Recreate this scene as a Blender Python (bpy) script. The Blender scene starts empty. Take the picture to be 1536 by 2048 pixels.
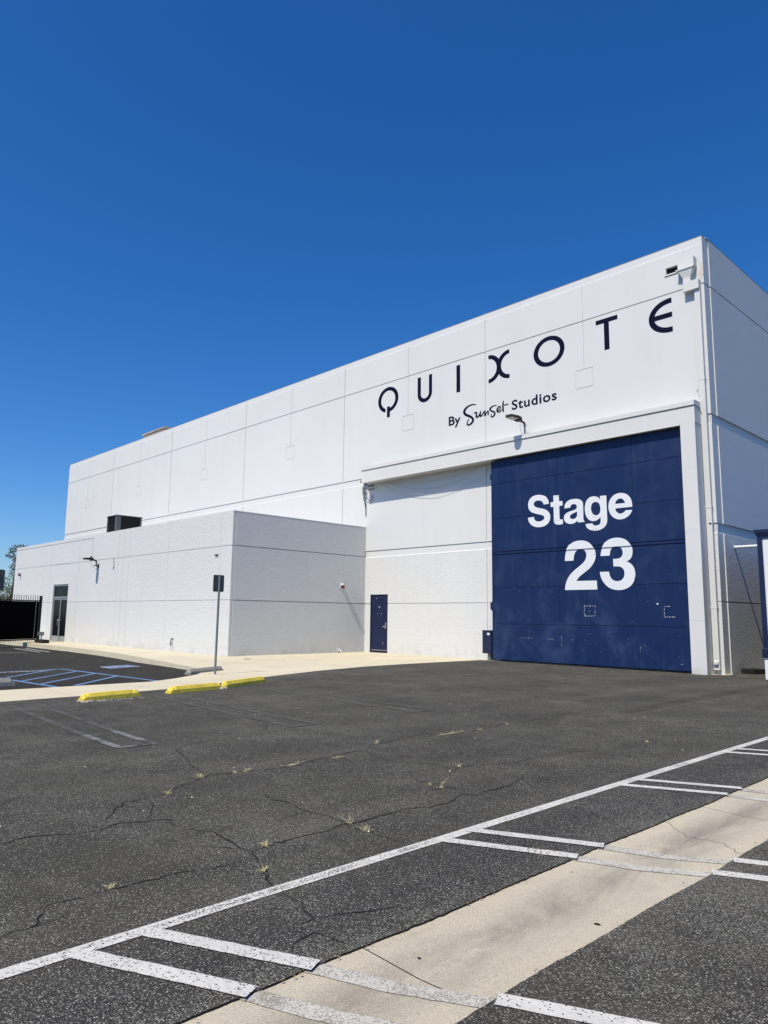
import bpy, bmesh, math, random
from mathutils import Vector, Matrix
from mathutils.geometry import delaunay_2d_cdt, tessellate_polygon
random.seed(7)
SUN_E, SKY_S, AIR, DUST, OZ, EXPO, SAT = 4.4, .138, 1.0, .7, 10.0, 0.0, 1.2

scene = bpy.context.scene
COL = scene.collection

# measured outlines in metres: painted digits and letters (x, z on the door), script strokes (x, z on the wall), crack lines (x, y on the asphalt)
GLYPHS = {'S':([(-13.952,5.556),(-13.957,5.581),(-13.961,5.609),(-13.967,5.639),(-13.975,5.67),(-13.987,5.699),(-14.002,5.728),(-14.021,5.757),(-14.042,5.786),(-14.067,5.813),(-14.096,5.837),(-14.131,5.857),(-14.17,5.874),(-14.212,5.889),(-14.256,5.901),(-14.3,5.91),(-14.343,5.917),(-14.388,5.922),(-14.433,5.924),(-14.478,5.923),(-14.52,5.918),(-14.561,5.91),(-14.601,5.898),(-14.639,5.883),(-14.674,5.866),(-14.704,5.847),(-14.73,5.827),(-14.753,5.805),(-14.771,5.781),(-14.787,5.755),(-14.801,5.729),(-14.811,5.702),(-14.819,5.673),(-14.824,5.643),(-14.827,5.613),(-14.827,5.583),(-14.826,5.555),(-14.822,5.526),(-14.816,5.497),(-14.808,5.469),(-14.796,5.443),(-14.782,5.419),(-14.766,5.396),(-14.746,5.374),(-14.724,5.354),(-14.698,5.334),(-14.668,5.316),(-14.633,5.299),(-14.595,5.284),(-14.556,5.269),(-14.518,5.255),(-14.477,5.242),(-14.434,5.231),(-14.391,5.22),(-14.351,5.21),(-14.315,5.2),(-14.289,5.192),(-14.264,5.184),(-14.239,5.175),(-14.218,5.166),(-14.199,5.155),(-14.184,5.144),(-14.172,5.131),(-14.162,5.117),(-14.155,5.102),(-14.153,5.087),(-14.154,5.071),(-14.16,5.054),(-14.169,5.037),(-14.182,5.021),(-14.196,5.007),(-14.214,4.996),(-14.236,4.986),(-14.261,4.978),(-14.286,4.972),(-14.311,4.967),(-14.336,4.964),(-14.364,4.963),(-14.391,4.963),(-14.417,4.966),(-14.441,4.97),(-14.464,4.976),(-14.486,4.985),(-14.506,4.995),(-14.524,5.006),(-14.539,5.018),(-14.55,5.028),(-14.559,5.04),(-14.566,5.052),(-14.572,5.064),(-14.577,5.077),(-14.582,5.091),(-14.585,5.106),(-14.588,5.12),(-14.59,5.134),(-14.592,5.146),(-14.843,5.135),(-14.839,5.112),(-14.835,5.086),(-14.831,5.059),(-14.825,5.031),(-14.815,5.005),(-14.802,4.979),(-14.786,4.954),(-14.768,4.929),(-14.747,4.906),(-14.724,4.884),(-14.699,4.863),(-14.671,4.844),(-14.641,4.826),(-14.609,4.809),(-14.577,4.796),(-14.543,4.784),(-14.508,4.775),(-14.472,4.767),(-14.434,4.762),(-14.397,4.759),(-14.358,4.757),(-14.318,4.758),(-14.278,4.76),(-14.239,4.764),(-14.202,4.771),(-14.167,4.78),(-14.134,4.791),(-14.102,4.804),(-14.073,4.819),(-14.046,4.836),(-14.022,4.854),(-13.999,4.875),(-13.979,4.897),(-13.962,4.92),(-13.947,4.944),(-13.935,4.969),(-13.926,4.997),(-13.919,5.024),(-13.915,5.052),(-13.912,5.079),(-13.912,5.105),(-13.914,5.131),(-13.918,5.157),(-13.925,5.182),(-13.935,5.206),(-13.948,5.23),(-13.964,5.254),(-13.983,5.276),(-14.004,5.298),(-14.028,5.318),(-14.055,5.336),(-14.085,5.352),(-14.117,5.367),(-14.151,5.381),(-14.187,5.395),(-14.228,5.408),(-14.272,5.419),(-14.317,5.43),(-14.36,5.441),(-14.398,5.452),(-14.428,5.462),(-14.456,5.472),(-14.483,5.483),(-14.508,5.495),(-14.529,5.508),(-14.546,5.522),(-14.561,5.537),(-14.573,5.554),(-14.581,5.571),(-14.587,5.587),(-14.588,5.604),(-14.586,5.622),(-14.58,5.639),(-14.572,5.656),(-14.562,5.67),(-14.549,5.682),(-14.533,5.693),(-14.516,5.702),(-14.496,5.709),(-14.475,5.715),(-14.451,5.718),(-14.424,5.719),(-14.395,5.718),(-14.368,5.716),(-14.343,5.712),(-14.321,5.706),(-14.3,5.699),(-14.28,5.69),(-14.262,5.681),(-14.246,5.67),(-14.232,5.659),(-14.22,5.647),(-14.209,5.634),(-14.2,5.621),(-14.192,5.609),(-14.187,5.596),(-14.183,5.584),(-14.181,5.572),(-14.179,5.561),(-14.177,5.551)],[]),'t':([(-13.77,5.828),(-13.549,5.815),(-13.542,5.601),(-13.408,5.598),(-13.406,5.439),(-13.54,5.436),(-13.539,5.013),(-13.537,5.005),(-13.535,4.996),(-13.533,4.986),(-13.529,4.978),(-13.524,4.97),(-13.518,4.965),(-13.51,4.961),(-13.501,4.957),(-13.491,4.955),(-13.481,4.953),(-13.468,4.952),(-13.452,4.951),(-13.436,4.951),(-13.421,4.952),(-13.407,4.952),(-13.408,4.797),(-13.427,4.794),(-13.449,4.791),(-13.472,4.788),(-13.496,4.785),(-13.52,4.784),(-13.546,4.784),(-13.574,4.785),(-13.603,4.787),(-13.63,4.79),(-13.654,4.795),(-13.675,4.802),(-13.694,4.809),(-13.712,4.819),(-13.728,4.83),(-13.741,4.844),(-13.75,4.86),(-13.757,4.878),(-13.762,4.899),(-13.765,4.92),(-13.767,4.942),(-13.769,5.017),(-13.77,5.117),(-13.77,5.227),(-13.77,5.335),(-13.77,5.426),(-13.885,5.432),(-13.89,5.594),(-13.769,5.598)],[]),'a':([(-13.341,5.328),(-13.338,5.349),(-13.335,5.374),(-13.331,5.399),(-13.325,5.425),(-13.316,5.449),(-13.305,5.471),(-13.291,5.492),(-13.275,5.513),(-13.257,5.532),(-13.237,5.55),(-13.213,5.565),(-13.188,5.579),(-13.16,5.591),(-13.129,5.601),(-13.097,5.608),(-13.061,5.614),(-13.021,5.618),(-12.979,5.619),(-12.938,5.619),(-12.9,5.617),(-12.864,5.613),(-12.829,5.607),(-12.795,5.599),(-12.764,5.589),(-12.736,5.577),(-12.71,5.563),(-12.687,5.546),(-12.666,5.527),(-12.648,5.507),(-12.634,5.486),(-12.625,5.464),(-12.619,5.44),(-12.616,5.416),(-12.615,5.39),(-12.614,5.363),(-12.613,5.318),(-12.612,5.263),(-12.613,5.204),(-12.613,5.146),(-12.614,5.096),(-12.614,5.054),(-12.615,5.012),(-12.616,4.973),(-12.617,4.938),(-12.616,4.909),(-12.615,4.896),(-12.614,4.883),(-12.611,4.871),(-12.608,4.859),(-12.603,4.849),(-12.598,4.841),(-12.592,4.834),(-12.585,4.828),(-12.578,4.823),(-12.572,4.817),(-12.573,4.796),(-12.819,4.793),(-12.847,4.862),(-12.862,4.851),(-12.878,4.837),(-12.896,4.822),(-12.916,4.809),(-12.939,4.798),(-12.965,4.789),(-12.995,4.78),(-13.027,4.773),(-13.059,4.769),(-13.091,4.767),(-13.122,4.769),(-13.154,4.774),(-13.185,4.781),(-13.215,4.79),(-13.242,4.802),(-13.266,4.816),(-13.289,4.833),(-13.309,4.851),(-13.327,4.871),(-13.341,4.892),(-13.352,4.913),(-13.359,4.935),(-13.364,4.958),(-13.366,4.98),(-13.366,5.003),(-13.363,5.025),(-13.358,5.047),(-13.351,5.068),(-13.34,5.089),(-13.326,5.108),(-13.307,5.126),(-13.284,5.142),(-13.258,5.157),(-13.23,5.171),(-13.201,5.183),(-13.169,5.194),(-13.135,5.202),(-13.099,5.208),(-13.064,5.215),(-13.032,5.222),(-13.001,5.228),(-12.97,5.234),(-12.942,5.24),(-12.916,5.247),(-12.895,5.257),(-12.88,5.269),(-12.869,5.285),(-12.862,5.301),(-12.857,5.318),(-12.854,5.334),(-12.853,5.349),(-12.855,5.363),(-12.86,5.378),(-12.867,5.391),(-12.876,5.403),(-12.887,5.414),(-12.901,5.424),(-12.917,5.432),(-12.933,5.439),(-12.95,5.443),(-12.968,5.445),(-12.987,5.445),(-13.007,5.443),(-13.025,5.439),(-13.041,5.434),(-13.055,5.427),(-13.067,5.417),(-13.077,5.407),(-13.087,5.396),(-13.094,5.385),(-13.1,5.374),(-13.104,5.363),(-13.107,5.352),(-13.109,5.342),(-13.111,5.332)],[[(-12.847,5.171),(-12.866,5.166),(-12.888,5.16),(-12.911,5.154),(-12.935,5.147),(-12.959,5.139),(-12.984,5.131),(-13.011,5.122),(-13.037,5.112),(-13.061,5.102),(-13.081,5.091),(-13.096,5.079),(-13.109,5.065),(-13.118,5.051),(-13.125,5.036),(-13.129,5.022),(-13.129,5.008),(-13.126,4.994),(-13.12,4.981),(-13.111,4.968),(-13.1,4.957),(-13.086,4.948),(-13.069,4.94),(-13.049,4.934),(-13.029,4.93),(-13.01,4.928),(-12.992,4.928),(-12.972,4.931),(-12.954,4.936),(-12.936,4.943),(-12.919,4.952),(-12.904,4.963),(-12.889,4.975),(-12.876,4.989),(-12.865,5.006),(-12.857,5.024),(-12.851,5.05),(-12.849,5.081),(-12.848,5.113),(-12.848,5.144)]]),'g':([(-11.748,5.607),(-11.98,5.614),(-11.976,5.495),(-11.99,5.511),(-12.005,5.53),(-12.022,5.55),(-12.04,5.569),(-12.062,5.584),(-12.086,5.596),(-12.114,5.607),(-12.143,5.616),(-12.174,5.623),(-12.204,5.626),(-12.236,5.627),(-12.269,5.626),(-12.303,5.622),(-12.335,5.615),(-12.365,5.604),(-12.393,5.589),(-12.419,5.57),(-12.444,5.548),(-12.467,5.524),(-12.486,5.497),(-12.503,5.467),(-12.516,5.435),(-12.528,5.4),(-12.537,5.364),(-12.544,5.329),(-12.55,5.295),(-12.553,5.261),(-12.553,5.226),(-12.552,5.191),(-12.55,5.156),(-12.545,5.12),(-12.54,5.083),(-12.532,5.047),(-12.521,5.012),(-12.508,4.979),(-12.492,4.949),(-12.472,4.921),(-12.45,4.894),(-12.427,4.871),(-12.404,4.85),(-12.38,4.834),(-12.354,4.82),(-12.328,4.809),(-12.301,4.8),(-12.275,4.794),(-12.249,4.791),(-12.222,4.791),(-12.195,4.792),(-12.169,4.796),(-12.145,4.802),(-12.122,4.809),(-12.101,4.819),(-12.08,4.83),(-12.061,4.842),(-12.043,4.853),(-12.028,4.863),(-12.014,4.874),(-12.001,4.885),(-11.99,4.896),(-11.979,4.905),(-11.979,4.881),(-11.978,4.854),(-11.978,4.826),(-11.979,4.799),(-11.98,4.774),(-11.983,4.754),(-11.986,4.735),(-11.99,4.716),(-11.997,4.7),(-12.006,4.685),(-12.019,4.672),(-12.036,4.662),(-12.055,4.653),(-12.074,4.645),(-12.093,4.64),(-12.113,4.637),(-12.134,4.635),(-12.156,4.636),(-12.176,4.637),(-12.194,4.64),(-12.208,4.644),(-12.222,4.65),(-12.235,4.656),(-12.246,4.664),(-12.256,4.672),(-12.264,4.681),(-12.27,4.691),(-12.275,4.702),(-12.279,4.712),(-12.283,4.721),(-12.54,4.716),(-12.536,4.7),(-12.534,4.681),(-12.53,4.661),(-12.524,4.641),(-12.514,4.621),(-12.499,4.602),(-12.482,4.581),(-12.462,4.561),(-12.439,4.543),(-12.414,4.526),(-12.387,4.512),(-12.356,4.5),(-12.324,4.49),(-12.29,4.481),(-12.257,4.475),(-12.223,4.47),(-12.189,4.466),(-12.154,4.465),(-12.119,4.466),(-12.085,4.469),(-12.049,4.475),(-12.013,4.484),(-11.977,4.495),(-11.943,4.507),(-11.913,4.521),(-11.885,4.537),(-11.859,4.554),(-11.836,4.573),(-11.815,4.593),(-11.797,4.616),(-11.781,4.64),(-11.768,4.665),(-11.758,4.693),(-11.75,4.722),(-11.744,4.754),(-11.741,4.798),(-11.74,4.848),(-11.741,4.902),(-11.742,4.958),(-11.743,5.014),(-11.743,5.069),(-11.743,5.125),(-11.744,5.183),(-11.744,5.241),(-11.744,5.3),(-11.745,5.362),(-11.746,5.427),(-11.746,5.492),(-11.747,5.553)],[[(-12.133,5.428),(-12.113,5.424),(-12.093,5.419),(-12.074,5.411),(-12.055,5.401),(-12.039,5.389),(-12.026,5.373),(-12.014,5.353),(-12.004,5.331),(-11.996,5.309),(-11.989,5.286),(-11.983,5.263),(-11.979,5.239),(-11.976,5.215),(-11.975,5.19),(-11.976,5.167),(-11.978,5.142),(-11.982,5.117),(-11.987,5.093),(-11.994,5.071),(-12.002,5.051),(-12.012,5.035),(-12.024,5.021),(-12.037,5.009),(-12.052,4.999),(-12.067,4.992),(-12.084,4.985),(-12.102,4.981),(-12.121,4.979),(-12.141,4.979),(-12.159,4.982),(-12.178,4.986),(-12.196,4.993),(-12.215,5.003),(-12.232,5.014),(-12.247,5.027),(-12.261,5.042),(-12.273,5.06),(-12.285,5.079),(-12.294,5.099),(-12.302,5.119),(-12.309,5.14),(-12.314,5.161),(-12.317,5.182),(-12.319,5.204),(-12.319,5.227),(-12.318,5.25),(-12.315,5.275),(-12.311,5.3),(-12.306,5.323),(-12.298,5.344),(-12.288,5.362),(-12.276,5.378),(-12.263,5.392),(-12.248,5.405),(-12.232,5.414),(-12.214,5.421),(-12.194,5.426),(-12.174,5.429),(-12.153,5.429)]]),'e':([(-10.853,5.138),(-10.854,5.166),(-10.854,5.198),(-10.855,5.232),(-10.858,5.266),(-10.862,5.299),(-10.869,5.329),(-10.878,5.359),(-10.888,5.389),(-10.9,5.417),(-10.916,5.444),(-10.934,5.471),(-10.955,5.497),(-10.978,5.522),(-11.004,5.545),(-11.032,5.565),(-11.063,5.582),(-11.097,5.597),(-11.133,5.609),(-11.17,5.619),(-11.206,5.626),(-11.242,5.63),(-11.278,5.632),(-11.315,5.631),(-11.35,5.627),(-11.385,5.62),(-11.418,5.61),(-11.451,5.596),(-11.483,5.579),(-11.513,5.56),(-11.54,5.539),(-11.565,5.517),(-11.588,5.492),(-11.608,5.465),(-11.627,5.436),(-11.642,5.407),(-11.656,5.376),(-11.667,5.343),(-11.675,5.309),(-11.681,5.275),(-11.685,5.242),(-11.686,5.21),(-11.685,5.179),(-11.682,5.148),(-11.676,5.116),(-11.668,5.084),(-11.657,5.051),(-11.644,5.017),(-11.628,4.983),(-11.61,4.951),(-11.59,4.921),(-11.567,4.895),(-11.542,4.87),(-11.514,4.848),(-11.485,4.828),(-11.456,4.811),(-11.425,4.797),(-11.393,4.785),(-11.36,4.776),(-11.327,4.77),(-11.293,4.766),(-11.258,4.765),(-11.222,4.767),(-11.185,4.772),(-11.15,4.779),(-11.116,4.789),(-11.083,4.802),(-11.049,4.819),(-11.018,4.838),(-10.989,4.858),(-10.965,4.877),(-10.946,4.893),(-10.931,4.911),(-10.917,4.929),(-10.905,4.947),(-10.894,4.964),(-10.885,4.979),(-10.877,4.995),(-10.87,5.01),(-10.863,5.024),(-10.857,5.036),(-11.087,5.046),(-11.095,5.037),(-11.103,5.026),(-11.112,5.015),(-11.123,5.004),(-11.135,4.995),(-11.149,4.986),(-11.165,4.977),(-11.182,4.97),(-11.2,4.963),(-11.218,4.959),(-11.236,4.956),(-11.256,4.954),(-11.275,4.954),(-11.295,4.956),(-11.313,4.96),(-11.331,4.968),(-11.348,4.98),(-11.365,4.993),(-11.38,5.006),(-11.393,5.019),(-11.404,5.031),(-11.413,5.043),(-11.421,5.055),(-11.427,5.067),(-11.432,5.08),(-11.435,5.092),(-11.437,5.105),(-11.437,5.117),(-11.438,5.129),(-11.438,5.14)],[[(-11.444,5.288),(-11.438,5.305),(-11.432,5.324),(-11.426,5.345),(-11.417,5.365),(-11.407,5.382),(-11.394,5.396),(-11.378,5.409),(-11.361,5.421),(-11.344,5.43),(-11.328,5.438),(-11.313,5.444),(-11.299,5.448),(-11.284,5.451),(-11.269,5.452),(-11.254,5.451),(-11.237,5.448),(-11.22,5.444),(-11.203,5.438),(-11.187,5.43),(-11.173,5.421),(-11.16,5.41),(-11.149,5.396),(-11.139,5.381),(-11.129,5.366),(-11.121,5.352),(-11.114,5.338),(-11.109,5.323),(-11.104,5.309),(-11.101,5.296),(-11.097,5.285)]]),'2':([(-13.368,3.507),(-13.366,3.538),(-13.364,3.573),(-13.362,3.61),(-13.358,3.649),(-13.351,3.687),(-13.343,3.726),(-13.332,3.767),(-13.32,3.808),(-13.306,3.848),(-13.289,3.885),(-13.27,3.921),(-13.248,3.956),(-13.225,3.99),(-13.199,4.021),(-13.17,4.049),(-13.138,4.074),(-13.104,4.097),(-13.067,4.117),(-13.028,4.134),(-12.986,4.148),(-12.94,4.159),(-12.891,4.168),(-12.839,4.173),(-12.788,4.176),(-12.739,4.175),(-12.693,4.172),(-12.647,4.165),(-12.603,4.155),(-12.561,4.142),(-12.52,4.127),(-12.482,4.11),(-12.446,4.091),(-12.411,4.068),(-12.379,4.044),(-12.349,4.018),(-12.322,3.989),(-12.296,3.957),(-12.273,3.924),(-12.253,3.889),(-12.236,3.854),(-12.223,3.818),(-12.213,3.78),(-12.206,3.741),(-12.201,3.703),(-12.199,3.667),(-12.2,3.634),(-12.203,3.603),(-12.208,3.573),(-12.216,3.543),(-12.226,3.513),(-12.238,3.482),(-12.251,3.451),(-12.267,3.421),(-12.286,3.391),(-12.306,3.361),(-12.328,3.332),(-12.353,3.304),(-12.379,3.276),(-12.408,3.248),(-12.44,3.22),(-12.476,3.192),(-12.516,3.164),(-12.559,3.136),(-12.601,3.108),(-12.641,3.081),(-12.68,3.055),(-12.719,3.03),(-12.757,3.005),(-12.791,2.981),(-12.821,2.96),(-12.84,2.942),(-12.858,2.924),(-12.874,2.906),(-12.888,2.889),(-12.901,2.873),(-12.91,2.861),(-12.919,2.849),(-12.927,2.837),(-12.934,2.826),(-12.94,2.815),(-12.185,2.811),(-12.176,2.517),(-13.39,2.519),(-13.387,2.546),(-13.384,2.577),(-13.38,2.61),(-13.375,2.644),(-13.368,2.677),(-13.359,2.71),(-13.349,2.743),(-13.337,2.777),(-13.323,2.811),(-13.306,2.845),(-13.287,2.88),(-13.266,2.916),(-13.242,2.952),(-13.216,2.987),(-13.188,3.02),(-13.157,3.053),(-13.124,3.084),(-13.089,3.114),(-13.052,3.144),(-13.015,3.173),(-12.975,3.202),(-12.933,3.231),(-12.89,3.259),(-12.848,3.287),(-12.81,3.314),(-12.774,3.339),(-12.74,3.364),(-12.707,3.388),(-12.678,3.411),(-12.652,3.435),(-12.631,3.457),(-12.612,3.48),(-12.597,3.503),(-12.583,3.526),(-12.571,3.549),(-12.562,3.572),(-12.554,3.596),(-12.549,3.619),(-12.545,3.643),(-12.544,3.666),(-12.544,3.688),(-12.546,3.712),(-12.55,3.734),(-12.556,3.755),(-12.564,3.775),(-12.575,3.793),(-12.588,3.809),(-12.603,3.824),(-12.62,3.837),(-12.639,3.848),(-12.66,3.858),(-12.684,3.866),(-12.709,3.873),(-12.734,3.877),(-12.759,3.879),(-12.785,3.878),(-12.811,3.875),(-12.836,3.869),(-12.861,3.861),(-12.883,3.852),(-12.902,3.841),(-12.92,3.827),(-12.935,3.812),(-12.95,3.795),(-12.963,3.777),(-12.976,3.758),(-12.986,3.738),(-12.996,3.717),(-13.004,3.694),(-13.011,3.67),(-13.017,3.64),(-13.022,3.606),(-13.026,3.57),(-13.029,3.537),(-13.032,3.508)],[]),'3':([(-12.026,3.61),(-12.021,3.638),(-12.016,3.67),(-12.01,3.704),(-12.002,3.739),(-11.993,3.773),(-11.982,3.805),(-11.97,3.838),(-11.957,3.871),(-11.941,3.902),(-11.924,3.933),(-11.906,3.963),(-11.886,3.993),(-11.865,4.021),(-11.841,4.047),(-11.814,4.071),(-11.785,4.093),(-11.754,4.112),(-11.72,4.129),(-11.683,4.144),(-11.644,4.156),(-11.6,4.166),(-11.553,4.173),(-11.503,4.178),(-11.453,4.18),(-11.406,4.178),(-11.359,4.173),(-11.313,4.165),(-11.268,4.154),(-11.224,4.141),(-11.184,4.125),(-11.146,4.106),(-11.109,4.085),(-11.076,4.061),(-11.045,4.036),(-11.017,4.01),(-10.992,3.983),(-10.971,3.954),(-10.952,3.925),(-10.936,3.894),(-10.923,3.863),(-10.913,3.83),(-10.906,3.795),(-10.902,3.76),(-10.9,3.726),(-10.9,3.693),(-10.903,3.661),(-10.909,3.629),(-10.917,3.599),(-10.926,3.57),(-10.936,3.545),(-10.945,3.524),(-10.956,3.504),(-10.968,3.486),(-10.983,3.47),(-10.999,3.454),(-11.019,3.44),(-11.042,3.427),(-11.067,3.415),(-11.091,3.404),(-11.111,3.394),(-11.088,3.382),(-11.062,3.369),(-11.035,3.355),(-11.008,3.34),(-10.984,3.323),(-10.962,3.304),(-10.942,3.284),(-10.922,3.263),(-10.905,3.24),(-10.889,3.216),(-10.876,3.19),(-10.866,3.163),(-10.857,3.134),(-10.849,3.104),(-10.844,3.075),(-10.84,3.046),(-10.837,3.018),(-10.837,2.988),(-10.838,2.958),(-10.842,2.927),(-10.848,2.892),(-10.857,2.854),(-10.868,2.816),(-10.882,2.778),(-10.898,2.743),(-10.918,2.711),(-10.94,2.68),(-10.965,2.65),(-10.992,2.623),(-11.023,2.598),(-11.056,2.576),(-11.093,2.555),(-11.133,2.537),(-11.174,2.522),(-11.215,2.509),(-11.258,2.499),(-11.302,2.492),(-11.347,2.487),(-11.393,2.485),(-11.438,2.485),(-11.483,2.488),(-11.529,2.494),(-11.575,2.502),(-11.619,2.513),(-11.661,2.527),(-11.701,2.543),(-11.74,2.563),(-11.776,2.585),(-11.811,2.609),(-11.844,2.634),(-11.874,2.662),(-11.903,2.693),(-11.929,2.726),(-11.953,2.758),(-11.974,2.79),(-11.993,2.821),(-12.008,2.853),(-12.021,2.884),(-12.033,2.915),(-12.043,2.945),(-12.051,2.976),(-12.057,3.007),(-12.061,3.037),(-12.065,3.065),(-12.069,3.09),(-11.74,3.088),(-11.737,3.068),(-11.733,3.045),(-11.729,3.02),(-11.724,2.996),(-11.717,2.973),(-11.71,2.953),(-11.701,2.932),(-11.692,2.913),(-11.681,2.895),(-11.669,2.877),(-11.656,2.86),(-11.642,2.844),(-11.626,2.828),(-11.609,2.814),(-11.589,2.803),(-11.568,2.793),(-11.544,2.785),(-11.519,2.778),(-11.494,2.773),(-11.468,2.771),(-11.441,2.771),(-11.414,2.773),(-11.386,2.777),(-11.359,2.783),(-11.335,2.792),(-11.313,2.804),(-11.292,2.818),(-11.273,2.835),(-11.256,2.853),(-11.241,2.874),(-11.229,2.897),(-11.219,2.923),(-11.211,2.95),(-11.205,2.977),(-11.202,3.004),(-11.202,3.029),(-11.203,3.055),(-11.208,3.081),(-11.214,3.105),(-11.222,3.126),(-11.232,3.145),(-11.244,3.163),(-11.258,3.178),(-11.273,3.192),(-11.289,3.204),(-11.307,3.215),(-11.325,3.224),(-11.345,3.232),(-11.367,3.238),(-11.389,3.242),(-11.422,3.246),(-11.46,3.247),(-11.501,3.248),(-11.54,3.249),(-11.573,3.25),(-11.581,3.492),(-11.556,3.492),(-11.527,3.492),(-11.497,3.492),(-11.468,3.493),(-11.441,3.494),(-11.418,3.497),(-11.397,3.5),(-11.376,3.505),(-11.357,3.51),(-11.338,3.518),(-11.321,3.527),(-11.305,3.538),(-11.29,3.551),(-11.276,3.565),(-11.265,3.58),(-11.255,3.598),(-11.248,3.618),(-11.242,3.639),(-11.238,3.661),(-11.237,3.683),(-11.238,3.706),(-11.243,3.73),(-11.249,3.755),(-11.257,3.778),(-11.267,3.798),(-11.277,3.816),(-11.289,3.832),(-11.303,3.846),(-11.318,3.858),(-11.335,3.869),(-11.355,3.877),(-11.376,3.883),(-11.399,3.887),(-11.423,3.89),(-11.447,3.891),(-11.472,3.891),(-11.498,3.89),(-11.524,3.887),(-11.549,3.881),(-11.571,3.873),(-11.592,3.862),(-11.611,3.849),(-11.629,3.832),(-11.644,3.814),(-11.657,3.792),(-11.669,3.761),(-11.678,3.722),(-11.687,3.682),(-11.694,3.642),(-11.701,3.608)],[])}
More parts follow.
